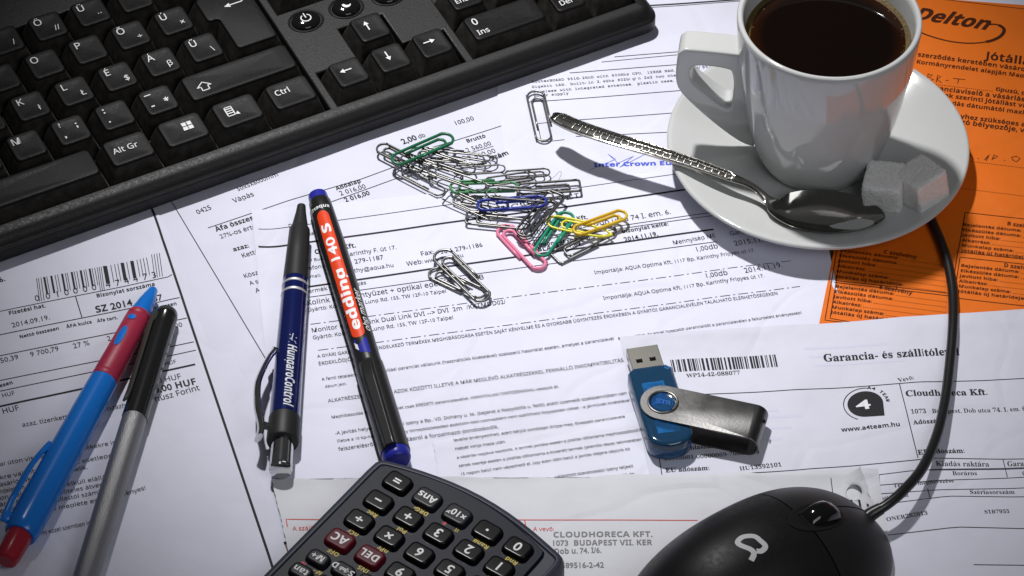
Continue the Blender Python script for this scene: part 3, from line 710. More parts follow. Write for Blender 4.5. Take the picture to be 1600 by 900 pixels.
def gv(i, j, z):
    k = (i, j, z)
    if k not in vi: vi[k] = len(pv); pv.append(kp(gx[i], gy[j], z))
    return vi[k]
pv, pf = [], []
nx, ny = len(gx) - 1, len(gy) - 1
hl = [[hole((gx[i] + gx[i + 1]) / 2, (gy[j] + gy[j + 1]) / 2) for j in range(ny)] for i in range(nx)]
ZB = -10.5
for i in range(nx):
    for j in range(ny):
        if hl[i][j]:
            pf.append((gv(i, j, ZB), gv(i + 1, j, ZB), gv(i + 1, j + 1, ZB), gv(i, j + 1, ZB)))
            for di, dj, a_, b_ in ((-1, 0, (i, j), (i, j + 1)), (1, 0, (i + 1, j + 1), (i + 1, j)), (0, -1, (i + 1, j), (i, j)), (0, 1, (i, j + 1), (i + 1, j + 1))):
                ii, jj = i + di, j + dj
                if not (0 <= ii < nx and 0 <= jj < ny) or not hl[ii][jj]:
                    pf.append((gv(*a_, ZT), gv(*a_, ZB), gv(*b_, ZB), gv(*b_, ZT)))
        else: pf.append((gv(i, j, ZT), gv(i + 1, j, ZT), gv(i + 1, j + 1, ZT), gv(i, j + 1, ZT)))
cm.add(pv, pf)
cm.build('case', M['kb_case'], kb, smooth=30, bevel=.9, bseg=3)
# round power buttons between the clusters
def px_on_plate(px, py):
    p = gp(px, py, 14)
    for _ in range(20):
        x = (p - KO).dot(KEX); y = (p - KO).dot(KEY_); q = kp(x, y, ZT); p = gp(px, py, q.z)
    return (p - KO).dot(KEX), (p - KO).dot(KEY_)
for k, (px, py) in enumerate(((478, 33), (541, 12), (606, -8))):
    x, y = px_on_plate(px, py); mb = MB()
    prof = [(7.2, -.9), (7.2, .1), (6.9, .75), (6.0, 1.25), (4.5, 1.7), (2.5, 1.95), (.01, 2.05)]
    mb.loft([[kp(x + r_ * math.cos(t * PI / 16) * .88, y + r_ * math.sin(t * PI / 16) * .72, ZT + z) for t in range(32)] for r_, z in prof], False, True)
    bo = mb.build('power_button', M['gloss'], kb, smooth=60)
    rim = MB(); rim.tube([kp(x + 8.2 * .88 * math.cos(t * PI / 20), y + 8.2 * .72 * math.sin(t * PI / 20), ZT) for t in range(41)], .55, 8, False); rim.build('button_rim', M['kb_case'], bo)
    sb = MB()
    def zt(dx, dy): return ZT + 2.05 - (dx * dx + dy * dy) * .02 + .1
    def pp(P): sb.add([kp(x + a_, y + b_, zt(a_, b_)) for a_, b_ in P], [tuple(range(len(P)))])
    if k == 0:
        arc = [(2.1 * math.cos(math.radians(t)), 1.9 * math.sin(math.radians(t))) for t in range(125, 416, 12)]
        for P in stroke(arc, .46) + stroke([(0, 2.6), (0, .2)], .5): pp(P)
    elif k == 1:
        o_ = [(1.9 * math.cos(math.radians(t)), 1.8 * math.sin(math.radians(t))) for t in range(160, 341, 12)]; i2 = [(.6 + 1.45 * math.cos(math.radians(t)), .7 + 1.4 * math.sin(math.radians(t))) for t in range(318, 181, -12)]
        i2 = i2[::-1]
        for q in range(len(o_) - 1):
            j0, j1 = q * (len(i2) - 1) / (len(o_) - 1), (q + 1) * (len(i2) - 1) / (len(o_) - 1)
            pp([o_[q], o_[q + 1], i2[round(j1)], i2[round(j0)]])
    sb.v and sb.build('symbol', M['legend'], bo, smooth=0)

# ------------------------------------------------------------------ coffee set
CX, CY = 122.6, 70.5
M['china'] = mat('white_glazed_china', (0.55, 0.56, 0.555), 0.08, spec=0.55, coat=0.35)
M['coffee'] = mat('black_coffee', (0.0035, 0.0013, 0.0006), 0.04, spec=0.45)
n, l = nodes_of(M['coffee']); tc = n.new('ShaderNodeTexCoord'); ln = n.new('ShaderNodeVectorMath'); ln.operation = 'LENGTH'; rp = n.new('ShaderNodeValToRGB')
l.new(tc.outputs['Object'], ln.inputs[0]); mr = n.new('ShaderNodeMapRange'); mr.inputs[1].default_value = .025; mr.inputs[2].default_value = .0325; l.new(ln.outputs['Value'], mr.inputs[0]); l.new(mr.outputs[0], rp.inputs['Fac'])
rp.color_ramp.elements[0].color = (.0035, .0013, .0006, 1); rp.color_ramp.elements[1].color = (.026, .0065, .001, 1); l.new(rp.outputs['Color'], n['Principled BSDF'].inputs['Base Color'])
M['crema'] = mat('coffee_froth', (0.20, 0.13, 0.035), 0.35, bump=.5, bscale=2500, var=.35, vscale=700)
ZP = 1.6
o_ = Vector((CX, CY, 0))
SAU = [(ZP, 20), (ZP, 28.5), (ZP + 1.2, 30), (5.0, 40), (8.2, 50), (11.0, 57.6), (12.3, 59.6), (13.0, 60.1), (13.7, 59.8), (14.0, 58.9), (13.7, 57.8), (12.2, 54), (9.6, 47), (7.3, 40), (5.9, 34), (5.2, 29), (5.0, 24), (5.0, 0)]
def sau_z(r):
    T_ = [(0, 5.0), (24, 5.0), (29, 5.2), (34, 5.9), (40, 7.3), (47, 9.6), (54, 12.2), (57.8, 13.7), (60, 13.9)]
    for (r0, z0), (r1, z1) in zip(T_[:-1], T_[1:]):
        if r <= r1: return z0 + (z1 - z0) * (r - r0) / (r1 - r0)
    return 1.2
sa = MB(); sa.lathe([(z, r * 1.012) for z, r in SAU], o_, seg=120)
tag(sa.build('saucer', M['china'], loc=(CX, CY, ZP), smooth=60), 'white china saucer under the coffee cup', 'saucer')
cup = thing('coffee_cup', 'white china cup with an angular handle, standing on the saucer', 'cup', (CX, CY, 5.05))
PR = [(5.1, 15), (5.1, 20), (5.8, 21.6), (7.2, 22.9), (10, 24.3), (14, 25.8), (22, 28.1), (32, 30.3), (44, 32.4), (58, 34.3), (70, 35.4), (77, 36.0), (79.3, 36.0), (80.0, 35.5), (80.2, 34.7), (79.7, 33.9), (77.5, 33.2), (68, 32.4), (50, 30), (30, 25.5), (14, 18), (10, 8), (9.5, 0)]
cb = MB(); cb.lathe(PR, o_, seg=120); cb.build('body', M['china'], cup, smooth=60)
# handle: an angular loop, outer and inner outlines in the plane of the cup's axis
HA = math.radians(173); hd = Vector((math.cos(HA), math.sin(HA), 0)); hn = Vector((-math.sin(HA), math.cos(HA), 0))
outl = [(33.0, 61.5), (40, 61.8), (50, 62.0), (55.5, 61.7), (57.8, 59.5), (58.4, 54), (58.6, 46), (57.6, 40.5), (54, 35.5), (47, 28), (39, 20.5), (30.5, 13.5), (25.0, 12.0), (27.5, 30), (31, 48)]
inl = [(36.5, 52), (40, 53.0), (46, 53.3), (50, 53), (52.4, 51.5), (52.9, 49), (52.6, 46), (51.3, 43.6), (49, 41.5), (46, 38.8), (42, 35.3), (38, 32.4), (35.8, 33), (35.2, 40), (35.2, 47)]
hb = MB(); n_ = len(outl); vs = []
for sgn in (1, -1):
    for r_, z in outl: vs.append(o_ + hd * r_ + hn * (6.0 * sgn) + Vector((0, 0, z)))
    for r_, z in inl: vs.append(o_ + hd * r_ + hn * (5.6 * sgn) + Vector((0, 0, z)))
fs = []
for i in range(n_):
    j = (i + 1) % n_
    fs += [(i, j, n_ + j, n_ + i), (2 * n_ + j, 2 * n_ + i, 3 * n_ + i, 3 * n_ + j), (j, i, 2 * n_ + i, 2 * n_ + j), (n_ + i, n_ + j, 3 * n_ + j, 3 * n_ + i)]
hb.add(vs, fs); ho = hb.build('handle', M['china'], cup, smooth=180, bevel=1.5, bseg=3, subd=1)
cf = thing('coffee', 'black coffee with a thin ring of froth filling the white cup', 'coffee', (CX, CY, 70))
cl = MB(); cl.lathe([(69.0, 32.3), (69.3, 32.0), (69.3, 0)], o_, seg=96); cl.build('liquid', M['coffee'], cf)
cr = MB()
rings = []
for r_, z in ((32.5, 69.9), (31.9, 69.75), (31.2, 69.55), (30.6, 69.36), (30.2, 69.25)):
    rings.append([o_ + Vector((( r_ + .35 * (32.5 - r_) * (noise.noise(Vector((math.cos(t * PI / 60) * 2, math.sin(t * PI / 60) * 2, 3))))) * math.cos(t * PI / 60), (r_ + .35 * (32.5 - r_) * noise.noise(Vector((math.cos(t * PI / 60) * 2, math.sin(t * PI / 60) * 2, 3)))) * math.sin(t * PI / 60), z)) for t in range(120)])
cr.loft(rings, False, False)
rb3 = random.Random(5)
for k in range(46):
    t = rb3.uniform(0, 2 * PI); r_ = rb3.uniform(29.0, 31.0); q = rb3.uniform(.18, .5); p = o_ + Vector((r_ * math.cos(t), r_ * math.sin(t), 69.25))
    cr.loft([[p + Vector((q * c_ * math.cos(j * PI / 4), q * c_ * math.sin(j * PI / 4), q * .7 * s_)) for j in range(8)] for c_, s_ in ((1, 0), (.85, .5), (.5, .87), (.1, 1))], False, True); cr.build('froth', M['crema'], cf, smooth=180)

# ------------------------------------------------------------------ spoon
M['steel'] = mat('polished_steel', (0.34, 0.33, 0.305), 0.12, metal=1.0, rvar=.03, vscale=120)
M['steel_dark'] = mat('blackened_steel', (0.03, 0.03, 0.028), 0.4, metal=.6)
sp = thing('teaspoon', 'steel teaspoon with a beaded handle, lying across the saucer rim', 'spoon', gp(1180, 300, 12))
st = [(864, 178, 15, .4), (866, 179, 15, 2.0), (870, 182, 15.1, 3.0), (878, 186, 15.4, 3.5), (905, 198, 16.4, 3.6), (960, 216, 17.4, 3.3), (1010, 231, 17.6, 3.1), (1060, 247, 17.2, 2.9), (1105, 262, 16.4, 2.7), (1142, 276, 15.2, 2.3), (1165, 285, 14.2, 1.7), (1182, 295, 13.2, 1.5), (1196, 307, 12.4, 1.7),
      (1206, 316, 12.0, 3.0), (1215, 321, 12.0, 5.6), (1230, 324, 12.1, 8.6), (1255, 327, 12.2, 11.0), (1285, 329, 12.2, 12.0), (1315, 331, 12.1, 11.4), (1340, 333, 11.9, 9.6), (1360, 335, 11.7, 7.0), (1373, 336, 11.6, 4.4), (1381, 337, 11.5, 1.8), (1383, 337, 11.5, .3)]
CP = [gp(x, y, z) for x, y, z, w_ in st]
# denser stations by Catmull-Rom
CPW = crom([Vector((*p, s_[3])) for p, s_ in zip([tuple(q) for q in CP], st)], 5)
nq = 12; topr, botr = [], []
tot = len(CPW)
for i, q in enumerate(CPW):
    p = Vector(q[:3]); wd = max(q[3], .15); k = i / 5
    t = Vector(CPW[min(i + 1, tot - 1)][:3]) - Vector(CPW[max(i - 1, 0)][:3]); t.normalize(); lat = Vector((-t.y, t.x, 0)).normalized(); nrm = t.cross(lat)
    if nrm.z < 0: nrm = -nrm
    bowl = max(0, min(1, (k - 12.3) / 1.6)); dep = 4.8 * bowl * min(1, (wd / 9.0)) ** 1.2
    thk = 1.0 + .8 * (1 - bowl) * min(1, wd / 2.5)
    thk *= min(1, .35 + wd / 2)
    for (row, sg) in ((topr, 0), (botr, 1)):
        row.append([p + lat * (wd * a_) + nrm * (dep * (a_ * a_ - 1) * (1 - .12 * a_ * a_) + (1 - bowl) * .5 * (1 - a_ * a_) - sg * thk * (1 - abs(a_) ** 6 * .45)) for a_ in [(-1 + 2 * j / nq) for j in range(nq + 1)]])
sm = MB(); sm.loft([t_ + b_[::-1] for t_, b_ in zip(topr, botr)], True, True)
sm.build('body', M['steel'], sp, smooth=50)
# beaded panel of the handle
pn = MB(); bd = MB()
i0, i1 = 12, 46
def on_handle(fi, a_, dz):
    i = min(int(fi), tot - 2); f_ = fi - i
    q = CPW[i] * (1 - f_) + CPW[i + 1] * f_
    t = Vector(CPW[i + 1][:3]) - Vector(CPW[i][:3]); t.normalize(); lat = Vector((-t.y, t.x, 0)).normalized(); nrm = t.cross(lat)
    if nrm.z < 0: nrm = -nrm
    w_ = max(q[3], .2)
    return Vector(q[:3]) + lat * (w_ * a_) + nrm * (.5 * (1 - a_ * a_) + dz)
rows_ = []
for k in range(70):
    fi = i0 + (i1 - i0) * k / 69
    e_ = min(1, min(k, 69 - k) / 4 + .2)
    rows_.append([on_handle(fi, a_ * e_, .08) for a_ in (-.74, -.4, 0, .4, .74)])
pn.loft(rows_, False, False, False); pn.build('engraved_panel', M['steel_dark'], sp, smooth=180)
# cumulative length for even bead spacing
def bead(p, r_):
    rr = []
    for ph in (-.9, -.3, .4, 1.1, 1.5):
        rr.append([p + Vector((r_ * math.cos(ph) * math.cos(t * PI / 4), r_ * math.cos(ph) * math.sin(t * PI / 4), r_ * math.sin(ph))) for t in range(8)])
    bd.loft(rr, False, True)
fi = i0 + .3; kk = 0
while fi < i1 - .2:
    q0, q1 = Vector(CPW[int(fi)][:3]), Vector(CPW[int(fi) + 1][:3]); ds = max((q1 - q0).length, .1)
    for a0_, a1_, off in ((-.78, 0, 0), (0, .78, .5)):
        g_ = fi + off * 3.0 / ds
        if g_ < i1 - .3:
            bd.tube([on_handle(g_, a0_ + (a1_ - a0_) * q / 3, .16) for q in range(4)], .34, 6)
            for a_ in (a0_, a1_): bead(on_handle(g_, a_, .2), .46)
    fi += 3.0 / ds
for a_ in (-.8, 0, .8):
    bd.tube([on_handle(i0 + (i1 - i0) * k / 60, a_ * min(1, min(k, 60 - k) / 4 + .25), .12) for k in range(61)], .36, 6)
M['bead'] = mat('bright_steel_beads', (0.62, 0.60, 0.55), 0.25, metal=1.0)
bd.build('bead_pattern', M['bead'], sp, smooth=60)

# ------------------------------------------------------------------ sugar cubes
M['sugar'] = mat('sugar_grains', (0.93, 0.92, 0.90), 0.5, spec=0.5, bump=1.0, bscale=1100, var=.10, vscale=900)
ms = M['sugar'].node_tree.nodes['Principled BSDF']; ms.inputs['Subsurface Weight'].default_value = .3
for nn_ in M['sugar'].node_tree.nodes:
    if nn_.type == 'BUMP': nn_.inputs['Distance'].default_value = .0008
ms.inputs['Subsurface Weight'].default_value = .5; ms.inputs['Subsurface Radius'].default_value = (.003, .0028, .0025); ms.inputs['Subsurface Scale'].default_value = .6
def sugar(label, px, py, z, a_, rot, tilt, seed):
    n = 22; mb = MB(); R = Matrix.Rotation(rot, 3, 'Z') @ Matrix.Rotation(tilt[0], 3, 'X') @ Matrix.Rotation(tilt[1], 3, 'Y'); c0 = gp(px, py, z)
    for ax in range(3):
        for sg in (1, -1):
            vs = []
            for i in range(n + 1):
                for j in range(n + 1):
                    q = [0, 0, 0]; q[ax] = sg; q[(ax + 1) % 3] = (-1 + 2 * i / n) * sg; q[(ax + 2) % 3] = -1 + 2 * j / n
                    v = Vector(q); l8 = (abs(v.x) ** 14 + abs(v.y) ** 14 + abs(v.z) ** 14) ** (1 / 14); v = v / l8
                    v = v * (a_ / 2) * (1 + .022 * noise.noise(v * 2.3 + Vector((seed, 0, 0))) + .030 * noise.noise(v * 9 + Vector((seed, 5, 0))) + .018 * noise.noise(v * 22 + Vector((seed, 9, 0))))
                    vs.append(c0 + R @ v)
            mb.add(vs, [(i * (n + 1) + j, (i + 1) * (n + 1) + j, (i + 1) * (n + 1) + j + 1, i * (n + 1) + j + 1) for i in range(n) for j in range(n)])
    tag(mb.build('sugar_cube', M['sugar'], loc=c0, smooth=180), label, 'sugar cube', 'sugar cubes on the saucer')
sugar('white sugar cube in the shade of the cup, nearer the spoon bowl', 1382, 293, 15.0, 15.5, math.radians(-14), (math.radians(7), math.radians(-5)), 1)
sugar('white sugar cube leaning at the saucer rim, lit brighter and turned edge on', 1440, 289, 17.4, 15.5, math.radians(-52), (math.radians(8), math.radians(-8)), 4)

# ------------------------------------------------------------------ paper clips
M['wire'] = mat('steel_wire', (0.20, 0.197, 0.19), 0.34, metal=1.0)
M['wire_dark'] = mat('dull_steel_wire', (0.13, 0.128, 0.125), 0.4, metal=1.0)
def plastic(nm, col): return mat(nm, col, 0.28, spec=0.5)
M['c_green'] = plastic('dark_green_coating', (0.012, 0.14, 0.06)); M['c_teal'] = plastic('teal_green_coating', (0.02, 0.27, 0.16)); M['c_pink'] = plastic('pink_coating', (0.80, 0.22, 0.36))
M['c_mustard'] = plastic('mustard_coating', (0.70, 0.46, 0.02)); M['c_yellow'] = plastic('bright_yellow_coating', (0.84, 0.76, 0.03)); M['c_blue'] = plastic('navy_coating', (0.02, 0.035, 0.30)); M['c_mid'] = plastic('leaf_green_coating', (0.06, 0.26, 0.10))
def arc(cx, cy, r, a0, a1, n=9, ry=None): return [(cx + r * math.cos(math.radians(a0 + (a1 - a0) * k / n)), cy + (ry or r) * math.sin(math.radians(a0 + (a1 - a0) * k / n))) for k in range(n + 1)]
def clip_path(kind):
    if kind == 'square':
        p = [(9, 2.0), (23, 2.0)] + arc(23, 0.2, 1.8, 90, 0, 4) + arc(23, -1.0, 1.8, 0, -90, 4) + [(4, -2.8)] + arc(3.4, .5, 3.3, -90, -270, 10) + [(26.5, 3.8)] + arc(28.4, 2.4, 1.4, 90, 0, 4) + arc(28.4, -2.4, 1.4, 0, -90, 4) + [(11, -3.8)]
    elif kind == 'pointed':
        p = [(10, 1.9), (21, 1.9)] + arc(21, -.3, 2.2, 90, -90, 8) + [(6, -2.5), (.4, 0), (.4, .6), (6, 3.2), (24, 3.8), (28.5, 2.6), (29.6, 0), (28.5, -2.6), (24, -3.8), (11, -3.8)]
    else:
        p = [(8, 2.1), (23.5, 2.1)] + arc(23.5, -.35, 2.45, 90, -90) + [(3.6, -2.8)] + arc(3.4, .5, 3.3, -90, -270, 11) + [(26, 3.8)] + arc(26, 0, 3.8, 90, -90, 11) + [(10, -3.8)]
    out = []
    for k, (x, y) in enumerate(p):
        t = k / (len(p) - 1); out.append((x - 15, y, .9 * (t - .45)))
    return out
cmesh = {}
def clip_mesh(kind, r):
    if (kind, r) not in cmesh:
        P = [Vector(q) for q in clip_path(kind)]; Q = crom(P, 3)
        mb = MB(); mb.tube(Q, r, 8)
        me = bpy.data.meshes.new('paper_clip'); me.from_pydata([tuple(Vector(v) * S) for v in mb.v], [], mb.f); me.shade_smooth(); cmesh[(kind, r)] = me
    return cmesh[(kind, r)]
def clip(A, B, m, label, z=0.0, kind='gem', r=.45, flip=False, ry=0.0, rx=0.0, group='paper clips on the papers', wide=1.0):
    base = LAY * 3 + .6 + r + .3
    pa, pb = gp(*A, base + z), gp(*B, base + z); d = pa - pb; c0 = (pa + pb) / 2
    me = clip_mesh(kind, r).copy(); me.materials.append(M[m])
    o = bpy.data.objects.new('paper_clip', me); C.objects.link(o)
    sc_ = d.length / 30.6
    o.location = (c0.x * S, c0.y * S, (base + z + H(c0.x, c0.y) - .35) * S)
    o.rotation_mode = 'QUATERNION'
    q = Matrix.Rotation(math.atan2(d.y, d.x), 3, 'Z') @ Matrix.Rotation(ry, 3, 'Y') @ Matrix.Rotation(rx + (PI if flip else 0), 3, 'X')
    o.rotation_quaternion = q.to_quaternion(); o.scale = (sc_, sc_ * wide, 1 if sc_ > .6 else sc_)
    return tag(o, label, 'paper clip', group)
PILE = 'bare silver wire clip tangled in the clip pile'
clip((707, 212), (614, 256), 'c_green', 'dark green coated clip lying on top at the upper left of the clip pile', 4.0, r=.66, ry=.04)
clip((783, 353), (846, 421), 'c_pink', 'pink coated clip at the lower edge of the clip pile', 0, r=.75, flip=True)
clip((889, 333), (843, 401), 'c_teal', 'teal green coated clip standing askew under the yellow clips', .6, r=.72)
clip((979, 334), (897, 364), 'c_mustard', 'mustard yellow coated clip at the right end of the clip pile', 2.6, r=.75)
clip((854, 345), (957, 367), 'c_yellow', 'bright yellow thin clip with pointed end, under the mustard clip', 1.8, kind='pointed', r=.5)
clip((855, 315), (745, 323), 'c_blue', 'navy blue coated clip in the middle of the clip pile', 2.6, r=.68, wide=.9)
clip((702, 294), (810, 291), 'c_mid', 'leaf green coated clip half buried in the clip pile', 1.6, r=.6, wide=.9)
clip((590, 229), (662, 266), 'wire_dark', 'dull grey clip whose loop sticks out at the left tip of the clip pile', 1.4, r=.58)
clip((908, 290), (806, 297), 'wire_dark', 'grey clip with squared end at the right of the navy clip', 1.2, kind='square', r=.55)
clip((866, 404), (962, 356), 'wire', 'silver clip lying under the yellow clips', .2, kind='square', r=.5, flip=True)
clip((835, 142), (853, 221), 'wire', 'single silver clip near the tip of the spoon handle', 0, r=.45, wide=.95)
clip((684, 394), (762, 470), 'wire', 'upper one of two silver clips hooked together below the pile', 1.2, r=.55, group='two clips hooked together')
clip((671, 423), (757, 464), 'wire', 'lower one of two silver clips hooked together below the pile', .1, r=.55, flip=True, group='two clips hooked together')
clip((872, 300), (815, 372), 'wire_dark', 'dark square ended clip leaning between navy and pink clips', 3.2, kind='square', r=.55, ry=.05)
clip((727, 341), (829, 351), 'wire', 'long silver clip just above the pink clip', .6, kind='square', r=.55)
clip((860, 269), (788, 274), 'wire', 'bright silver clip at the upper right rim of the clip pile', 1.0, r=.5)
clip((838, 272), (757, 284), 'wire', 'bright silver clip, second at the upper right rim of the pile', 1.9, r=.5, flip=True)
for (A, B, z, fl, kd) in (((618, 262), (695, 302), .4, False, 'gem'), ((625, 246), (722, 282), 1.2, True, 'gem'), ((655, 240), (758, 250), 2.0, False, 'gem'), ((640, 236), (742, 268), 2.8, True, 'gem'), ((778, 252), (688, 238), 1.2, True, 'gem'), ((706, 268), (790, 262), 2.0, False, 'gem'),
                          ((694, 304), (778, 340), 1.2, False, 'square'), ((708, 308), (795, 322), .4, True, 'gem'), ((758, 300), (866, 306), 3.6, False, 'gem'), ((668, 262), (760, 294), 3.6, False, 'gem'), ((812, 318), (880, 300), 2.0, True, 'gem'), ((816, 376), (852, 326), 1.6, False, 'gem')):
    clip(A, B, 'wire', PILE, z, kd, .40, fl, ry=random.uniform(-.03, .03), group='silver clips in the pile')
# a stray hair on the pile
hr = MB(); hr.tube(crom([gp(*q) for q in ((851, 286, 3), (866, 276, 6), (874, 268, 8), (877, 272, 8), (871, 284, 6), (862, 290, 4))], 5), .07, 5)
tag(hr.build('stray_hair', M['ink'], loc=gp(866, 280, 5)), 'thin curled dark hair caught on the clip pile', 'hair')

# ------------------------------------------------------------------ pens
class Axis:
    """a rod lying from photo pixel A to B at axis heights zA, zB"""
    def __init__(s, A, B, zA, zB):
        s.p0, s.p1 = gp(*A, zA), gp(*B, zB); s.d = (s.p1 - s.p0).normalized(); s.L = (s.p1 - s.p0).length
        s.side = s.d.cross(Vector((0, 0, 1))).normalized(); s.up = s.side.cross(s.d); s.zA, s.zB = zA, zB
    def t(s, px, py):
        z = (s.zA + s.zB) / 2
        return (gp(px, py, z) - s.p0).dot(s.d)
    def at(s, t, r, ang):
        a_ = math.radians(ang); return s.p0 + s.d * t + (s.side * math.cos(a_) + s.up * math.sin(a_)) * r
    def lathe(s, mb, prof, seg=40): mb.lathe(prof, s.p0, s.d, s.side, seg)
    def patch(s, mb, t0, t1, a0, a1, r, n=8, nt=12, rnd=0, th=.0):
        rows_ = []
        ts_ = [t0 + (t1 - t0) * k / nt for k in range(nt + 1)]
        if rnd: ts_ = [t0 + rnd * (k / 8) ** 2 for k in range(8)] + [t0 + rnd + (t1 - t0 - 2 * rnd) * k / nt for k in range(nt + 1)] + [t1 - rnd * (k / 8) ** 2 for k in range(7, -1, -1)]
        for tt in ts_:
            e0 = 1.0
            if rnd:
                dd = min(tt - t0, t1 - tt)
                if dd < rnd: e0 = math.sqrt(max(0, 1 - (1 - dd / rnd) ** 2)) * .999 + .001
            am = (a0 + a1) / 2; hw = (a1 - a0) / 2 * e0
            rows_.append([s.at(tt, r(tt) if callable(r) else r, am - hw + 2 * hw * j / n) for j in range(n + 1)])
        mb.loft(rows_, False, False, False)

# red and blue ball pen
M['p_blue'] = mat('glossy_blue_plastic', (0.010, 0.17, 0.62), 0.22, spec=.5); M['p_red'] = mat('raspberry_rubber', (0.36, 0.022, 0.06), 0.45, bump=.1, bscale=900); M['p_redb'] = mat('dark_red_plastic', (0.33, 0.014, 0.03), 0.25)
ax = Axis((240, 452), (8, 878), 6.6, 7.4); t = ax.t
pen = thing('ball_pen', 'blue ball pen with a raspberry red grip and red push button', 'pen', (*ax.p0.xy, 1.5), 'pens on the papers')
tc, tg0, tg1, tb = 0, t(217, 490), t(160, 594), t(26, 836)
mb = MB(); ax.lathe(mb, [(-.3, 1.3), (.3, 1.8), (tg0 * .5, 3.2), (tg0, 4.2), (tg0 + 1, 4.2)]); mb.build('tip', M['p_blue'], pen)
mb = MB(); ax.lathe(mb, [(tg0, 4.3), (tg0 + .6, 4.6), (tg0 + 2.2, 4.75), (tg0 + 2.6, 4.6), (tg0 + 3, 4.8), ((tg0 + tg1) / 2, 5.0), (tg1 - 3, 5.3), (tg1 - 2.6, 5.15), (tg1 - 2.2, 5.35), (tg1 - .4, 5.35), (tg1, 5.1)])
gr = mb.build('grip', M['p_red'], pen)
for (px, py, ln, hw, ps) in ((197, 505, 2.2, 19, 84), (180, 535, 9.0, 17, 82)):
    mb = MB(); tt = t(px, py); ax.patch(mb, tt - ln / 2 * 1.2, tt + ln / 2 * 1.2, ps - hw, ps + hw, lambda q: 5.02 + .012 * (q - tg0), rnd=ln * .55); mb.build('inlay', M['p_blue'], gr, smooth=180)
mb = MB(); ax.lathe(mb, [(tg1, 5.0), (tg1 + .3, 5.45), (tg1 + 10, 5.7), ((tg1 + tb) / 2, 6.2), (tb - 14, 6.6), (tb - 4, 6.5), (tb - .8, 6.1), (tb, 5.6)]); mb.build('barrel', M['p_blue'], pen)
mb = MB(); ax.lathe(mb, [(tb - .5, 4.6), (tb + .8, 4.9), (ax.L - 3, 4.5), (ax.L - .7, 4.0), (ax.L, 3.0)]); mb.build('push_button', M['p_redb'], pen)
mb = MB()
t0, t1 = t(84, 700), t(8, 826); rows_ = []
for k in range(25):
    u = k / 24; tt = t0 + (t1 - t0) * u
    out = 6.4 + 2.6 * math.sin(min(1, u * 2.2) * PI / 2) - 1.6 * max(0, u - .75) * 4 * .5
    wd = 2.0 * math.sqrt(max(.02, 1 - (2 * u - 1) ** 8)); c_ = ax.p0 + ax.d * tt
    n_ = (ax.side * math.cos(math.radians(28)) + ax.up * math.sin(math.radians(28)))
    if n_.x > 0: n_ = (ax.side * math.cos(math.radians(152)) + ax.up * math.sin(math.radians(152)))
    bt = n_.cross(ax.d)
    rows_.append([c_ + n_ * out + bt * wd, c_ + n_ * (out + .9) + bt * wd * .6, c_ + n_ * (out + .9) - bt * wd * .6, c_ + n_ * out - bt * wd, c_ + n_ * (out - (1.2 if .12 < u < .9 else 2.5)) - bt * wd * .8, c_ + n_ * (out - (1.2 if .12 < u < .9 else 2.5)) + bt * wd * .8])
mb.loft(rows_); mb.build('pocket_clip', M['p_blue'], pen, smooth=60)

# black and silver gel pen
M['p_black'] = mat('glossy_black_plastic', (0.012, 0.012, 0.012), 0.18, spec=.5, coat=.3); M['p_silver'] = mat('silver_sparkle_paint', (0.30, 0.30, 0.31), 0.38, metal=.75, bump=.45, bscale=2600); M['smoke'] = mat('smoky_clear_plastic', (0.05, 0.055, 0.05), 0.12, spec=.5)
ax = Axis((261, 489), (124, 935), 6.3, 6.3); t = ax.t
pen = thing('capped_pen', 'black capped pen with sparkling silver barrel, beside the blue pen at left', 'pen', (*ax.p0.xy, 1.5), 'pens on the papers')
tsv = t(212, 654)
mb = MB(); ax.lathe(mb, [(-.4, 3.4), (0, 3.9), (1.6, 4.5), (2.6, 4.6), (3.0, 4.45), (8, 4.75), (tsv - 4, 4.9), (tsv, 4.95), (tsv + .2, 4.6)]); cp = mb.build('cap', M['p_black'], pen)
mb = MB(); ax.lathe(mb, [(-.6, 3.0), (-.5, 3.9), (.6, 4.35), (1.4, 4.4)]); mb.build('cap_end', M['smoke'], cp)
mb = MB(); ax.lathe(mb, [(tsv - 1, 4.4), (tsv + .1, 4.65), (tsv + 3, 4.75), (ax.L, 4.7)]); mb.build('barrel', M['p_silver'], pen)
mb = MB(); t0, t1 = 3.0, t(196, 636); rows_ = []
for k in range(17):
    u = k / 16; tt = t0 + (t1 - t0) * u; an = 142 if ax.side.x > 0 else 38
    n_ = ax.side * math.cos(math.radians(an)) + ax.up * math.sin(math.radians(an)); bt = n_.cross(ax.d); c_ = ax.p0 + ax.d * tt
    o1 = 5.5 + (0 if u < .9 else (u - .9) * 6); wd = 1.5 if u < .94 else 1.0
    rows_.append([c_ + n_ * (o1 + .5) + bt * wd, c_ + n_ * (o1 + .5) - bt * wd, c_ + n_ * (o1 - .5 if u > .1 else 4) - bt * wd, c_ + n_ * (o1 - .5 if u > .1 else 4) + bt * wd])
mb.loft(rows_); mb.build('pocket_clip', M['smoke'], cp, bevel=.25)

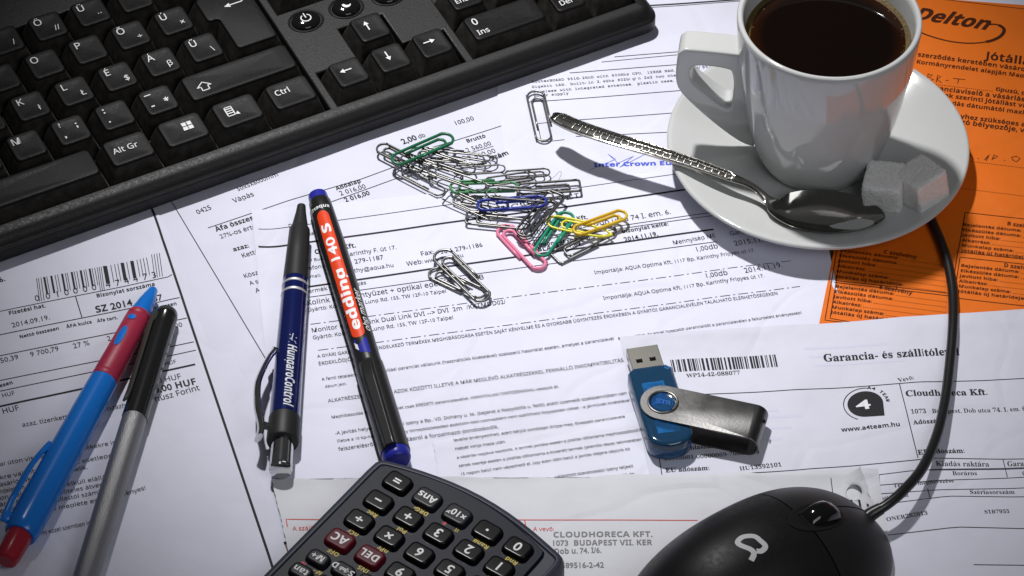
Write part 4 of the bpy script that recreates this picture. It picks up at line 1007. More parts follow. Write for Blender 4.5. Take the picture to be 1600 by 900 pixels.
# dark blue click pen with chrome clip
M['p_navy'] = mat('metallic_navy_lacquer', (0.007, 0.014, 0.11), 0.18, metal=.35, coat=.6); M['rubber'] = mat('black_rubber', (0.018, 0.018, 0.019), 0.5, spec=.4); M['chrome'] = mat('chrome', (0.6, 0.6, 0.6), 0.1, metal=1.0); M['trim'] = mat('satin_silver_ring', (0.6, 0.6, 0.6), .45, metal=.6); M['wprint'] = mat('silver_white_print', (0.62, 0.64, 0.68), 0.4)
ax = Axis((471, 322), (438, 738), 7.0, 7.0); t = ax.t
pen = thing('click_pen', 'dark blue click pen with chrome clip, black grip upwards', 'pen', (*ax.p0.xy, 1.5), 'pens on the papers')
tg0, tg1, tr0, tr1 = t(464, 357), t(457, 440), t(444, 654), t(441, 692)
mb = MB(); ax.lathe(mb, [(-.4, 1.2), (0, 1.7), (4, 2.1), (tg0 - .5, 3.3), (tg0 + .5, 3.5)]); mb.build('tip', M['rubber'], pen)
mb = MB(); ax.lathe(mb, [(tg0, 3.5), (tg0 + 1, 4.1), ((tg0 + tg1) / 2, 4.5), (tg1 - 3, 4.9), (tg1, 5.0)]); mb.build('grip', M['rubber'], pen)
rb_ = lambda q: 5.0 + .75 * (q - tg1) / (tr0 - tg1)
mb = MB(); ax.lathe(mb, [(tg1, 4.95), (tg1 + 1, 5.05), ((tg1 + tr0) / 2, 5.4), (tr0 - 1, 5.75), (tr0, 5.75)]); br_ = mb.build('barrel', M['p_navy'], pen)
for px, py in ((458, 449), (457, 463)):
    tt = t(px, py); mb = MB(); ax.lathe(mb, [(tt - .7, rb_(tt)), (tt - .5, rb_(tt) + .16), (tt + .5, rb_(tt) + .18), (tt + .7, rb_(tt))]); mb.build('trim_ring', M['trim'], pen)
mb = MB(); ax.lathe(mb, [(tr0, 5.6), (tr0 + .4, 6.0), (tr1 - 1, 6.2), (tr1 - .2, 5.9), (tr1, 5.2)]); mb.build('collar', M['rubber'], pen)
mb = MB(); ax.lathe(mb, [(tr1 - 1, 4.2), (tr1 + 8, 4.3), (ax.L - 2.5, 4.35), (ax.L - 2.2, 4.0), (ax.L - 1.6, 4.4), (ax.L - .5, 4.2), (ax.L, 3.4), (ax.L + .3, 1.8)]); mb.build('push_button', M['chrome'], pen)
sgn = 1 if ax.side.x < 0 else -1     # direction of the clip: to the left
A0 = 25 if sgn > 0 else 155
cpth = []
for px, py, out in ((427, 556, 6.6), (424, 566, 8.0), (415, 585, 10.0), (408, 612, 11.8), (405, 645, 11.2), (409, 668, 9.4), (411, 680, 9.0), (412, 694, 9.6)):
    tt = t(px + (14 if px < 425 else 10), py + 2); cpth.append(ax.at(tt, out, A0))
cpth = crom(cpth, 4); mb = MB(); nr = ax.at(0, 1, A0) - ax.p0; bt = nr.cross(ax.d); n_ = len(cpth); rows_ = []
for k, p in enumerate(cpth):
    u = k / (n_ - 1); wd = 1.9 + .5 * math.sin(u * PI) + (1.0 if u > .8 else 0) * (u - .8) * 5
    rows_.append([p + bt * wd * math.cos(q * PI / 5) + nr * 1.25 * math.sin(q * PI / 5) for q in range(10)])
mb.loft(rows_); cpo = mb.build('pocket_clip', M['chrome'], pen, smooth=60)
mb = MB(); tt = t(440, 556); mb.tube([ax.at(tt, 4.5, A0), ax.at(tt, 7.2, A0)], 1.6, 10); tt = t(428, 674); mb.tube([ax.at(tt, 5, A0), ax.at(tt, 9.2, A0)], 1.5, 10); mb.build('clip_lug', M['chrome'], cpo)
mb = MB(); tt0 = t(452, 552)
lay_text(mb, 'HungaroControl', 'bold', lambda u, v: ax.at(tt0 + u, rb_(tt0 + u) + .06, 90 + sgn * (math.degrees((v - .4) / 5.4))), 5.0, (t(447, 648) - tt0) / (text_w('HungaroControl', 'bold') * 5.0), .22, 3, lim=.12)
for P in stroke([(-4.8, .4), (-3.6, 3.0), (-2.8, .6), (-1.6, 2.6), (-1.0, .2)], .3) + stroke([(-5.4, 1.6), (-2.2, 1.2), (-.8, 3)], .3):
    mb.add([ax.at(tt0 + u, rb_(tt0) + .06, 90 + sgn * math.degrees((v - .4) / 5.4)) for u, v in P], [tuple(range(4))])
mb.build('printed_text', M['wprint'], br_, smooth=0)

# felt marker
M['m_black'] = mat('satin_black_plastic', (0.014, 0.014, 0.014), 0.32, spec=.5); M['m_orange'] = mat('orange_red_label', (0.72, 0.055, 0.012), 0.35); M['m_blue'] = mat('royal_blue_plastic', (0.022, 0.026, 0.29), 0.3, spec=.3); M['m_white'] = mat('white_label_print', (0.8, 0.8, 0.82), 0.4)
ax = Axis((496, 305), (622, 722), 7.2, 7.6); t = ax.t
mk = thing('felt_marker', 'black felt marker with orange red label and royal blue ends', 'marker', (*ax.p0.xy, 1.5), 'pens on the papers')
tp, to0, to1, tf, tcap, tr_ = t(499, 316), t(506, 341), t(558, 541), t(568, 566), t(571, 573), t(615, 709)
mb = MB(); ax.lathe(mb, [(0, 3.4), (.3, 3.8), (tp + .5, 4.1)]); mb.build('end_plug', M['m_blue'], mk)
RB = lambda q: 4.5 + .65 * min(1, max(0, (q - tp) / 26))
mb = MB(); ax.lathe(mb, [(tp - .2, 4.1), (tp + .6, 4.45)] + [(q, RB(q)) for q in (tp + 5, tp + 13, tp + 26, tcap - 6)] + [(tcap - .4, 5.15), (tcap + 1, 5.0)]); body = mb.build('body', M['m_black'], mk)
sd = 1 if ax.side.x < 0 else -1        # +1: small angles are on the left
def A_(a_): return 90 - sd * a_          # a_ degrees to the left of the crest
mb = MB(); ax.patch(mb, to0, to1, A_(44), A_(-16), lambda q: RB(q) + .05, 12, 30, rnd=3); lab = mb.build('label', M['m_orange'], body, smooth=180)
mb = MB(); n_ = 12
def strip4(q0, q1, a0, a1, m_, nm):
    mb = MB(); P = []
    for j in range(9): P.append([ax.at(q0[0] + (q0[1] - q0[0]) * j / 8, RB(0 + to1) + .07, A_(a0 + (a1 - a0) * j / 8)), ax.at(q1[0] + (q1[1] - q1[0]) * j / 8, RB(to1) + .07, A_(a0 + (a1 - a0) * j / 8))])
    mb.loft(P, False, False, False); mb.build(nm, m_, body, smooth=180)
strip4((to1 + 4, to1 + .4), (to1 + 7.5, tcap - 2), 30, -16, M['m_blue'], 'flag_stripe'); strip4((to1 + .4, to1 + .4), (to1 + 1.4, to1 + 3.2), 44, 34, M['m_blue'], 'flag_stripe')
strip4((to1 + 1.6, to1 + 3.3), (to1 + 4.6, to1 + 6.4), 44, 31, M['m_white'], 'flag_stripe')
mb = MB()
ttx = t(556, 530); ln_ = ttx - t(509, 362)
lay_text(mb, 'edding 140 S', 'heavy', lambda u, v: ax.at(ttx - u, RB(ttx - u) + .1, A_(math.degrees((v - .4) / 5.3) - 0)), 5.2, ln_ / (text_w('edding 140 S', 'heavy') * 5.2), 0, 3, lim=.12)
tt0 = t(590, 520)
lay_text(mb, 'ohp marker', 'sans', lambda u, v: ax.at(ttx + 1 - u, RB(ttx - u) + .08, A_(math.degrees(v / 5.3) - 48)), 3.6, 1.15, .25, 3, lim=.15)
lay_text(mb, 'superfine', 'bold', lambda u, v: ax.at(tp + 7.5 - v, RB(tp + 7) + .08, A_(math.degrees(u / 4.9) - 34)), 2.6, 1.0, 0, 3, lim=.15)
mb.build('printed_text', M['m_white'], body, smooth=0)
mb = MB(); ax.lathe(mb, [(tcap, 5.1), (tcap + .3, 5.5), (tcap + 4, 5.65), (tr_ - 3, 5.8), (tr_, 5.75), (tr_ + .3, 5.2)]); cap = mb.build('cap', M['m_black'], mk)
mb = MB(); ax.lathe(mb, [(tr_, 5.0), (tr_ + .2, 5.4), (tr_ + 3, 5.3), (ax.L - .5, 4.9), (ax.L, 4.3)]); mb.build('cap_end', M['m_blue'], mk)
mb = MB(); t0, t1 = tcap + 1.5, tr_ + 1.0; rows_ = []
ang = A_(18); nr = ax.at(0, 1, ang) - ax.p0; bt = ax.d.cross(nr)
for k in range(13):
    u = k / 12; tt = t0 + (t1 - t0) * u; c_ = ax.p0 + ax.d * tt; o1 = 6.0 + 1.6 * min(1, u * 6); wd = 2.9 - .5 * u; lo_ = 4.5 if u < .14 else o1 - 1.5
    rows_.append([c_ + nr * (o1 - .9) + bt * wd, c_ + nr * o1 + bt * wd * .62, c_ + nr * o1 - bt * wd * .62, c_ + nr * (o1 - .9) - bt * wd, c_ + nr * lo_ - bt * wd, c_ + nr * lo_ + bt * wd])
mb.loft(rows_); mb.build('pocket_clip', M['m_black'], cap, smooth=25, bevel=.2)

# ------------------------------------------------------------------ USB stick
M['u_blue'] = mat('translucent_blue_plastic', (0.11, 0.46, 1.0), 0.1, spec=.5, trans=.9, coat=.3); M['u_in'] = mat('inner_board', (0.03, 0.36, 0.55), 0.5, var=.5, vscale=300); M['u_dark'] = mat('dark_blue_plastic', (0.004, 0.02, 0.12), 0.2)
M['u_steel'] = mat('brushed_scratched_steel', (0.17, 0.168, 0.165), 0.34, metal=1.0, rvar=.05, vscale=40, bump=.05, bscale=900); M['u_conn'] = mat('usb_connector_steel', (0.36, 0.35, 0.32), 0.25, metal=1.0); M['hole'] = mat('black_void', (0.004, 0.004, 0.004), .8, spec=.1)
ZU = LAY * 5.4 + .8
usb = thing('usb_stick', 'blue translucent USB stick with a swivel steel cover turned aside', 'USB stick', gp(1060, 640, ZU), None)
pA, pB = gp(1014, 570, ZU + 9), gp(1052, 690, ZU + 9)          # middle of the top face: connector end, rounded end
uy = (pA - pB); LB = uy.length; uy = Vector((uy.x, uy.y, 0)).normalized(); ux = Vector((uy.y, -uy.x, 0)); UO = Vector((pB.x, pB.y, ZU))
def up_(x, y, z): return UO + ux * x + uy * y + Vector((0, 0, z))
WB = 8.6
def uout(ins, n=14):
    P = [(WB - ins, LB - 2.2), (WB - 2.2 - ins * .3, LB - ins), (-WB + 2.2 + ins * .3, LB - ins), (-WB + ins, LB - 2.2)]
    for k in range(n + 1):
        th = PI + PI * k / n; P.append(((WB - ins) * math.cos(th), 5.0 + (6.2 - ins) * math.sin(th)))
    return P
def uring(ins, z): return [up_(x, y, z) for x, y in uout(ins)]
mb = MB(); mb.loft([uring(.9, .2), uring(.1, .7), uring(0, 1.2), uring(0, 4.2)]); lowr = mb.build('lower_shell', M['u_blue'], usb, smooth=40)
mb = MB(); mb.loft([uring(.35, 4.2), uring(.35, 4.5)]); mb.build('seam', M['u_dark'], usb, smooth=40)
mb = MB(); mb.loft([uring(0, 4.5), uring(0, 7.6), uring(.5, 8.4), uring(1.5, 8.8), uring(2.2, 8.8)]); mb.build('upper_shell', M['u_blue'], usb, smooth=40)
mb = MB()
for (x0, x1, y0, y1, z0, z1) in ((-6, 6, 4, LB - 4, 2.6, 3.6), (-4.5, 4, LB - 19, LB - 7, 3.7, 5.8), (-4, 4.6, 7, 14, 3.7, 5.2)):
    mb.loft([[up_(x, y, z) for x, y in ((x0, y0), (x1, y0), (x1, y1), (x0, y1))] for z in (z0, z1)])
mb.build('circuit_board', M['u_in'], usb, smooth=0)
mb = MB(); mb.loft([[up_(x, y, z) for x, z in ((-6.1, 2.4), (6.1, 2.4), (6.1, 6.9), (-6.1, 6.9))] for y in (LB - .4, LB + 11.6)], True, False)
mb.loft([[up_(x, y, z) for x, z in ((-5.7, 2.8), (5.7, 2.8), (5.7, 6.5), (-5.7, 6.5))] for y in (LB + 8, LB + 11.6)], True, False)
mb.add([up_(x, LB + 11.6, z) for x, z in ((-6.1, 2.4), (6.1, 2.4), (6.1, 6.9), (-6.1, 6.9), (-5.7, 2.8), (5.7, 2.8), (5.7, 6.5), (-5.7, 6.5))], [(0, 1, 5, 4), (1, 2, 6, 5), (2, 3, 7, 6), (3, 0, 4, 7)])
conn = mb.build('connector', M['u_conn'], usb, smooth=0, bevel=.25)
mb = MB()
for xc in (-2.6, 2.6): mb.loft([[up_(xc + a_, LB + 4.6 + b_, z) for a_, b_ in ((-1.2, -1), (1.2, -1), (1.2, 1), (-1.2, 1))] for z in (6.6, 6.94)])
mb.build('contact_window', M['hole'], conn, smooth=0)
mb = MB()
for xc in (-2.6, 2.6):
    mb.loft([[up_(xc + a_, y, z + 6.9) for a_, z in ((-.7, .0), (.7, .0), (.7, .12), (-.7, .12))] for y in (LB + 5.4, LB + 8.6)])
mb.build('spring_tab', M['u_conn'], conn, smooth=0)
# swivel cover
pv_ = gp(1036, 629, ZU + 9.6); pe_ = gp(1194, 662, ZU + 9.6)
cxv = Vector((pe_.x - pv_.x, pe_.y - pv_.y, 0)); CLn = cxv.length; cxv.normalize(); cyv = Vector((-cxv.y, cxv.x, 0)); CO = Vector((pv_.x, pv_.y, ZU))
def cp_(x, y, z): return CO + cxv * x + cyv * y + Vector((0, 0, z))
RW, RH = 8.6, 5.0
zt0, zt1, zb0, zb1 = 9.1, 9.75, -.0, .55
def plate(z0, z1, xe):
    mb = MB(); n = 24; oi, ii = [], []
    for k in range(n + 1):
        th = PI / 2 + PI * k / n; oi.append((RW * math.cos(th), RW * math.sin(th)))
    out = oi + [(xe, -RW), (xe, RW)]
    # outer ring points matched with the hole
    hp = []
    for x, y in out:
        th = math.atan2(y, x if x < 1 else x * .35); hp.append((RH * math.cos(th), RH * math.sin(th)))
    m_ = len(out); vs = [cp_(x, y, z1) for x, y in out] + [cp_(x, y, z1) for x, y in hp] + [cp_(x, y, z0) for x, y in out] + [cp_(x, y, z0) for x, y in hp]
    fs = []
    for i in range(m_):
        j = (i + 1) % m_
        fs += [(i, j, m_ + j, m_ + i), (2 * m_ + j, 2 * m_ + i, 3 * m_ + i, 3 * m_ + j), (m_ + i, m_ + j, 3 * m_ + j, 3 * m_ + i)]
        if not (out[i][0] == xe and out[j][0] == xe): fs.append((j, i, 2 * m_ + i, 2 * m_ + j))
    return vs, fs
mb = MB(); XE = CLn - 4.6
for z0, z1 in ((zt0, zt1), (zb0, zb1)): mb.add(*plate(z0, z1, XE))
rows_ = []
ro, ri = (zt1 - zb0) / 2, (zt0 - zb1) / 2; zc = (zt1 + zb0) / 2
for k in range(17):
    th = PI / 2 - PI * k / 16
    rows_.append([cp_(XE + 4.6 * math.cos(th), -RW, zc + ro * math.sin(th)), cp_(XE + 4.6 * math.cos(th), RW, zc + ro * math.sin(th)), cp_(XE + 3.95 * math.cos(th), RW, zc + ri * math.sin(th)), cp_(XE + 3.95 * math.cos(th), -RW, zc + ri * math.sin(th))])
mb.loft(rows_, False, False); cov = mb.build('swivel_cover', M['u_steel'], usb, smooth=40, bevel=.12)
mb = MB(); mb.tube([cp_((RH + .45) * math.cos(k * PI / 24), (RH + .45) * math.sin(k * PI / 24), zt1 + .05) for k in range(49)], .5, 10, False); mb.build('rim', M['u_conn'], cov)
mb = MB(); mb.lathe([(zt0 - 1, 4.7), (zt1 + .1, 4.6), (zt1 + .35, 4.2), (zt1 + .2, 3.6), (zt1 + .25, 0)], CO, seg=40); piv = mb.build('pivot', M['u_blue'], usb)
M['u_sym'] = mat('blue_symbol', (0.015, 0.16, 0.55), .3)
mb = MB()
for P in stroke([(-2.6, .9), (-1.1, .9)], .35) + stroke([(-2.6, 0), (-1.1, 0)], .35) + stroke([(-2.6, -.9), (-1.1, -.9)], .35) + stroke([(-2.6, .9), (-2.6, 0)], .35) + stroke([(-1.1, 0), (-1.1, -.9)], .35) + stroke([(-.6, .9), (.9, .9)], .35) + stroke([(.1, .9), (.1, -.9)], .35) + stroke([(1.3, -.9), (1.3, .9), (2.6, .9), (2.6, -.9)], .35) + stroke([(1.3, 0), (2.6, 0)], .35):
    mb.add([cp_(x, y, zt1 + .34) for x, y in P], [tuple(range(4))])
mb.build('symbol', M['u_sym'], piv, smooth=0)
mb = MB(); mb.lathe([(0, 1.0), (.05, 1.0)], cp_(XE + 4.58, 3.8, zc + 2.2), cxv, cyv, 16); mb.build('key_ring_hole', M['hole'], cov, smooth=0)

# ------------------------------------------------------------------ calculator
M['c_case'] = mat('slate_grey_case', (0.036, 0.041, 0.06), 0.42, spec=.25, bump=.05, bscale=900); M['c_face'] = mat('dark_navy_face', (0.004, 0.006, 0.017), 0.32, spec=.16, var=.3, vscale=200); M['c_key'] = mat('black_calculator_key', (0.005, 0.005, 0.006), 0.22, spec=.18); M['c_keyg'] = mat('dark_grey_calculator_key', (0.014, 0.015, 0.019), 0.3, spec=.15); M['c_red'] = mat('wine_red_key', (0.095, 0.006, 0.015), 0.35, spec=.15); M['c_yel'] = mat('yellow_print', (0.55, 0.42, 0.05), .5); M['c_redp'] = mat('red_print', (0.6, 0.04, 0.06), .5)
ZC = LAY * 6.4 + .6; ZF = ZC + 12.6; ZK = ZF + 2.2
kE, k0 = gp(621, 751, ZK), gp(809, 854, ZK); kA = gp(531, 841, ZK)
cX = Vector(((kE - k0).x, (kE - k0).y, 0)) / 4; cYv = Vector(((kA - kE).x, (kA - kE).y, 0)) / 3
PX = cX.length; cX.normalize(); cY = Vector((-cX.y, cX.x, 0)); PY = cYv.dot(cY); shx = cYv.dot(cX)
def cc(x, y, z): return Vector((kE.x, kE.y, z)) + cX * x + cY * y
calc = thing('calculator', 'dark scientific calculator lying upside down at the bottom edge', 'calculator', cc(-30, 40, ZC))
XR, XL = 14.6, -4 * PX - 17.0
half = []
xm = (XR + XL) / 2 + 0; wH = (XR - XL) / 2
pts = [(XR, 118), (XR, 40), (XR, 0), (XR - .3, -5.0), (XR - 1.6, -7.4), (XR - 4.5, -8.8)]
for k in range(1, 12):
    u = k / 12; x = XR - 4.5 + (XL + 5 - (XR - 4.5)) * u; pts.append((x, -8.8 - 6.2 * math.sin(u * PI) ** .9))
pts += [(XL + 4.2, -8.9), (XL + 1.9, -7.9), (XL + .5, -5.8), (XL, -3), (XL, 40), (XL, 118)]
def offs(P, d):
    out = []; n = len(P)
    for i in range(n):
        a_, b_ = Vector(P[i - 1]), Vector(P[(i + 1) % n]); c_ = Vector(P[i]); e1 = (c_ - a_).normalized(); e2 = (b_ - c_).normalized()
        n1 = Vector((-e1.y, e1.x)); n2 = Vector((-e2.y, e2.x)); nn = (n1 + n2); k = nn.length_squared
        nn = nn * (2 / k) if k > .4 else nn.normalized() * 1.5
        out.append(tuple(c_ - nn * d))
    return out
area = sum(pts[i][0] * pts[(i + 1) % len(pts)][1] - pts[(i + 1) % len(pts)][0] * pts[i][1] for i in range(len(pts)))
sg_ = -1 if area > 0 else 1
def cring_(P, d, z): return [cc(x, y, z) for x, y in offs(P, d * sg_)]
mb = MB(); mb.loft([cring_(pts, 1.6, ZC), cring_(pts, .2, ZC + 2.2), cring_(pts, 0, ZC + 4), cring_(pts, .2, ZC + 9), cring_(pts, .9, ZC + 11.6), cring_(pts, 2.0, ZC + 12.3), cring_(pts, 3.0, ZC + 12.2), cring_(pts, 3.6, ZC + 11.4)]); mb.build('case', M['c_case'], calc, smooth=40)
fp = [(XR - 3.4, 116), (XR - 3.4, 40), (XR - 3.4, 0), (XR - 3.7, -3.6), (XR - 5.2, -5.4)]
for k in range(1, 12):
    u = k / 12; x = XR - 5.2 + (XL + 9 - (XR - 5.2)) * u; fp.append((x, -5.4 - 6.4 * math.sin(u * PI) ** .9))
fp += [(XL + 9, -5.4), (XL + 8.2, -3.5), (XL + 8.0, 0), (XL + 8, 40), (XL + 8, 116)]
mb = MB(); mb.loft([cring_(fp, 0, ZC + 10.5), cring_(fp, .1, ZF - .6), cring_(fp, .7, ZF)]); face = mb.build('face_plate', M['c_face'], calc, smooth=40)
KW, KD = 10.2, 7.6
def ckey(i, j, txt, style='sans', mk_='c_key', w_=KW, d_=KD, sz=4.8, kx=None, ky=None):
    x0 = -i * PX + shx * j if kx is None else kx; y0 = PY * j if ky is None else ky
    def ring(ins, z, r): 
        P = [(-w_ / 2, -d_ / 2), (w_ / 2, -d_ / 2), (w_ / 2, d_ / 2), (-w_ / 2, d_ / 2)]
        out = []
        for x, y in rrect(P, (ins,) * 4, r, 5):
            bow = .5 * (1 - (x / (w_ / 2)) ** 2) * (1 if y < 0 else .4)     # bulging front edge
            out.append(cc(x0 + x, y0 + y - bow * (1 if y < 0 else -1), z))
        return out
    mb = MB(); mb.loft([ring(-.3, ZF - .3, 1.9), ring(-.2, ZF + .3, 1.9), ring(.1, ZK - .6, 1.8), ring(.3, ZK - .18, 1.7), ring(.65, ZK - .01, 1.5), ring(1.2, ZK, 1.2)], False, True)
    k = mb.build('key', M[mk_], calc, smooth=50)
    if txt:
        lb = MB(); lay_text(lb, txt, style, lambda u, v: cc(x0 + u, y0 + v - sz * .34, ZK + .05), sz, 1.0, 0, 3, True); lb.build('legend', M['legend'], k, smooth=0)
for i, j, s_, st_, mm_, sz in ((0, 0, '=', 'bold', 'c_key', 5.6), (1, 0, 'Ans', 'bold', 'c_keyg', 4.2), (2, 0, '×10ˣ', 'bold', 'c_keyg', 4.0), (3, 0, '·', 'heavy', 'c_key', 7), (4, 0, '0', 'bold', 'c_key', 5.6),
                            (0, 1, '−', 'bold', 'c_key', 5.6), (1, 1, '+', 'bold', 'c_key', 6), (2, 1, '3', 'bold', 'c_key', 5.6), (3, 1, '2', 'bold', 'c_key', 5.6), (4, 1, '1', 'bold', 'c_key', 5.6),
                            (0, 2, '÷', 'bold', 'c_key', 6), (1, 2, '×', 'bold', 'c_key', 6), (2, 2, '6', 'bold', 'c_key', 5.6), (3, 2, '5', 'bold', 'c_key', 5.6), (4, 2, '4', 'bold', 'c_key', 5.6),
                            (0, 3, 'AC', 'bold', 'c_red', 5.0), (1, 3, 'DEL', 'bold', 'c_red', 4.4), (2, 3, '9', 'bold', 'c_key', 5.6), (3, 3, '8', 'bold', 'c_key', 5.6), (4, 3, '7', 'bold', 'c_key', 5.6)):
    ckey(i, j, s_, st_, mm_, sz=sz)
PM = gp(497, 871, ZK - .4); PS = gp(536, 890, ZK - .4)
def ccoord(p): d_ = p - kE; return d_.dot(cX), d_.dot(cY)
x5, y5 = ccoord(PM); x6, y6 = ccoord(PS)
for k, s_ in enumerate(('M+', 'S⇔D', ')', '(', 'ENG', 'RCL')): ckey(0, 0, s_, 'bold', 'c_keyg', 8.6, 5.6, 3.6, kx=x5 + (x6 - x5) * k, ky=y5 + (y6 - y5) * k)
PTn = gp(470, 892, ZK - .4); x7, y7 = ccoord(PTn)
for k, s_ in enumerate(('tan', 'cos', 'sin', 'hyp', 'ENG', '(-)')): ckey(0, 0, s_, 'bold', 'c_keyg', 8.6, 5.6, 3.6, kx=x7 + (x6 - x5) * k, ky=y7 + (y6 - y5) * k)
yb_, rb2 = MB(), MB()
for i, j, s_, buf, dx in ((4, 0, 'Rnd', yb_, 0), (3, 0, 'Ran#', yb_, 0), (2, 0, 'π', yb_, -2.5), (2, 0, 'e', rb2, 3), (1, 0, 'DRG▸', yb_, 0), (0, 1, 'Rec', yb_, 0), (1, 1, 'Pol', yb_, 0), (0, 2, 'nCr', yb_, 0), (1, 2, 'nPr', yb_, 0), (0, 3, 'OFF', yb_, 0), (1, 3, 'INS', yb_, 0), (4, 1, 'STAT', yb_, 0)):
    x0, y0 = -i * PX + shx * j + dx - 1.0, PY * j + KD / 2 + .55
    lay_text(buf, s_, 'bold', lambda u, v: cc(x0 + u, y0 + v, ZF + .05), 2.6, 1.0, 0, 2, True)
for s_, buf, dx in (('M−', yb_, -3), ('M', rb2, 3.6)): lay_text(buf, s_, 'bold', lambda u, v: cc(x5 + dx + u, y5 + 3.5 + v, ZF + .05), 2.5, 1.0, 0, 2, True)
yb_.build('yellow_print', M['c_yel'], face, smooth=0); rb2.build('red_print', M['c_redp'], face, smooth=0)

# ------------------------------------------------------------------ mouse
M['mouse'] = mat('satin_black_mouse', (0.009, 0.009, 0.010), 0.43, spec=.28, bump=.05, bscale=1600, rvar=.05, vscale=200); M['mouse_btn'] = mat('matt_black_buttons', (0.012, 0.012, 0.013), 0.44, spec=.4, bump=.08, bscale=1600); M['cable'] = mat('black_cable_sheath', (0.012, 0.012, 0.013), 0.3, spec=.5); M['logo'] = mat('light_grey_logo', (0.60, 0.60, 0.62), 0.45)
ZM = LAY * 6.4 + .4
MA = math.radians(38); mx, my = Vector((math.cos(MA), math.sin(MA), 0)), Vector((-math.sin(MA), math.cos(MA), 0))
mc = gp(1184, 931, ZM); MLf, MLb, MW, MH = 55.0, 58.0, 32.5, 34.5
def mw(s_):                       # half width at s_ in -1..1 along the mouse
    return MW * (1 - abs(s_) ** (3.0 if s_ > 0 else 2.4)) ** (1 / 2.2) * (1 - .05 * s_)
def mh(s_):
    return MH * max(0, 1 - abs((s_ + .12) / (1.12 if s_ > -.12 else .88)) ** (2.0 if s_ > -.12 else 2.3)) ** (.7 if s_ > -.12 else .62)
def mz(s_, y):
    wd = mw(s_); q = min(1, abs(y) / max(wd, 1e-6)); return ZM + 2.0 + (mh(s_)) * max(0, 1 - q ** 2.3) ** .62
def mpt(s_, q):
    """q -1..1 across, in a spacing that follows the curved section"""
    y = math.sin(q * PI / 2) * mw(s_); x = s_ * (MLf if s_ > 0 else MLb)
    return mc + mx * x + my * y + Vector((0, 0, mz(s_, y) - mc.z))
mouse = thing('computer_mouse', 'black computer mouse with a grey logo, wired to a cable', 'mouse', (mc.x, mc.y, ZM))
NS, NQ = 72, 40
def shell(s0, s1, m_, nm, grow=0):
    rows_ = []
    for i in range(NS + 1):
        th = i / NS; s_ = s0 + (s1 - s0) * th
        if s0 <= -.99: s_ = -math.cos(th * PI / 2) * 1.0 + (s1) * 0 if False else s_
        r_ = [mpt(s_, -1 + 2 * j / NQ) for j in range(NQ + 1)]
        wd = mw(s_); x = s_ * (MLf if s_ > 0 else MLb)
        r_ += [mc + mx * x + my * (wd * .96) + Vector((0, 0, ZM + .3 - mc.z)), mc + mx * x - my * (wd * .96) + Vector((0, 0, ZM + .3 - mc.z))]
        rows_.append(r_)
    mb = MB(); mb.loft(rows_); return mb.build(nm, m_, mouse, smooth=60)
def nonlin(n): return [math.sin(-PI / 2 + PI * i / n) for i in range(n + 1)]
SB = .30
rows_b, rows_f = [], []
sl = [math.sin(-PI / 2 + PI * i / 110) * .9995 for i in range(111)]
def mrow(s_):
    r_ = [mpt(s_, -1 + 2 * j / NQ) for j in range(NQ + 1)]; wd = mw(s_); x = s_ * (MLf if s_ > 0 else MLb)
    return r_ + [mc + mx * x + my * (wd * .96) + Vector((0, 0, ZM + .3 - mc.z)), mc + mx * x - my * (wd * .96) + Vector((0, 0, ZM + .3 - mc.z))]
mb = MB(); mb.loft([mrow(s_) for s_ in sl if s_ < SB] + [mrow(SB - .004)]); mshell = mb.build('body', M['mouse'], mouse, smooth=60)
mb = MB(); mb.loft([mrow(SB + .006)] + [mrow(s_) for s_ in sl if s_ > SB + .01]); mbtn = mb.build('buttons', M['mouse_btn'], mouse, smooth=60)
def hit(px, py):
    """where the ray through a pixel meets the mouse"""
    d_ = (gp(px, py, 0) - EYE).normalized(); t_ = (ZM + 45 - EYE.z) / d_.z
    for _ in range(900):
        p = EYE + d_ * t_; q = p - mc; x, y = q.dot(mx), q.dot(my); s_ = x / (MLf if x > 0 else MLb)
        if abs(s_) < 1 and abs(y) < mw(s_) and p.z <= mz(s_, y): return p, s_, y
        if p.z < ZM: break
        t_ += .1
    return p, s_, y
mb = MB(); mb.tube([mpt(SB + (1 - SB) * .97 * k / 40, 0.0) + Vector((0, 0, -.15)) for k in range(41)], .32, 6); mb.build('seam', M['hole'], mouse)
ps, ss, ys = hit(1277, 806)
sw, yw = ss, ys
mb = MB()
rr = []
for r_, dz in ((1.0, -.2), (1.0, .35), (.9, .45), (.78, .1), (.6, -.3)):
    rr.append([mc + mx * (sw * MLf + 13.0 * r_ * math.cos(k * PI / 20)) + my * (yw + 6.6 * r_ * math.sin(k * PI / 20)) + Vector((0, 0, mz(sw + 13.0 * r_ * math.cos(k * PI / 20) / MLf, yw + 6.6 * r_ * math.sin(k * PI / 20)) + dz - mc.z)) for k in range(40)])
mb.loft(rr, False, True); slot = mb.build('wheel_slot', M['cable'], mouse, smooth=50)
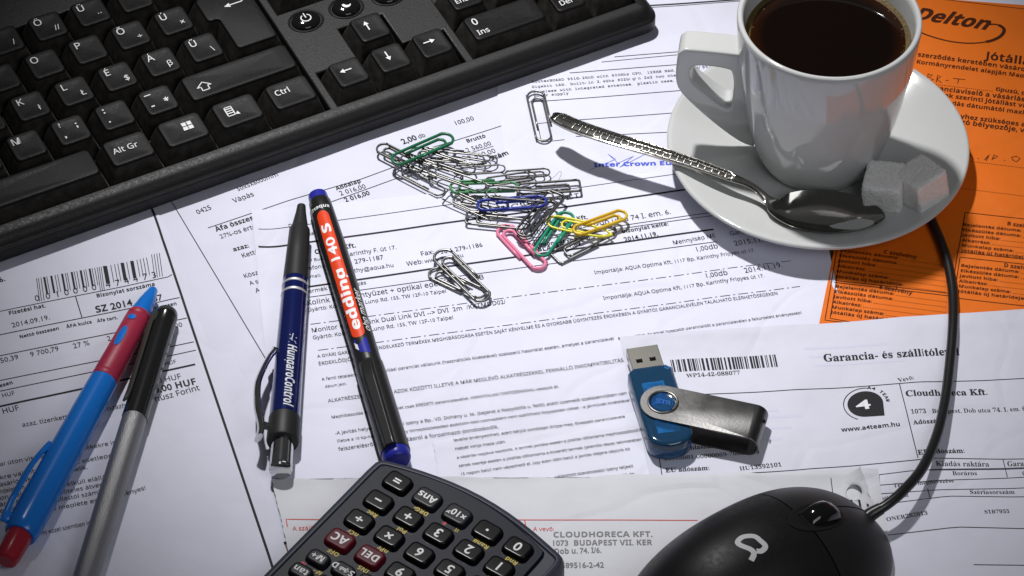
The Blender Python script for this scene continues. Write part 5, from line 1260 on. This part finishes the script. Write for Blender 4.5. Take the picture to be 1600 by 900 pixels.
mb = MB(); wc = mc + mx * (sw * MLf) + my * yw + Vector((0, 0, mz(sw, yw) - 6.4 - mc.z)); RWH = 10.2
mb.lathe([(-4.0, RWH - 1.8), (-3.2, RWH - .6), (-1.4, RWH), (1.4, RWH), (3.2, RWH - .6), (4.0, RWH - 1.8)], wc, my, mx, 48); mb.build('scroll_wheel', M['gloss'], mouse, smooth=60)
# logo
lg_ = [(1173.5, 876), (1178, 866), (1173.5, 859), (1158, 852.5), (1152.5, 847), (1161, 839), (1178, 838), (1188, 845), (1196, 853.5), (1190, 861), (1182, 861)]
lp = [hit(*q) for q in lg_]; lp = crom([Vector((s_, y, 0)) for p, s_, y in lp], 4)
mb = MB(); vs = []
for i, q in enumerate(lp):
    t_ = lp[min(i + 1, len(lp) - 1)] - lp[max(i - 1, 0)]; tx, ty = t_.x * (MLf if q.x > 0 else MLb), t_.y; L_ = math.hypot(tx, ty) or 1; nxv, nyv = -ty / L_, tx / L_
    for sg in (1, -1):
        s_ = q.x + sg * nxv * 1.0 / (MLf if q.x > 0 else MLb); y = q.y + sg * nyv * 1.0
        p = mc + mx * (s_ * (MLf if s_ > 0 else MLb)) + my * y; vs.append((p.x, p.y, mz(s_, y) + .07))
mb.add(vs, [(2 * i, 2 * i + 1, 2 * i + 3, 2 * i + 2) for i in range(len(lp) - 1)]); mb.build('logo', M['logo'], mshell, smooth=0)
# cable
cpts = [(1352, 812, 9.5), (1362, 803, 10.5), (1385, 789, 12), (1410, 768, 12.5), (1440, 733, 11), (1463, 683, 8.5), (1476, 630, 6.2), (1484, 570, 5.0), (1489, 510, 4.6), (1489, 460, 3.6), (1482, 415, 3.4), (1470, 378, 3.2), (1458, 350, 3.2), (1447, 320, 3.2), (1440, 280, 3.2)]
mb = MB(); mb.tube(crom([gp(*q) for q in cpts], 6), 2.0, 14); cab = mb.build('cable', M['cable'], mouse, smooth=180)
mb = MB(); P = crom([gp(*q) for q in cpts[:4]], 6); mb.tube(P[:11], [3.2 - .09 * k for k in range(11)], 14); mb.build('strain_relief', M['cable'], cab)
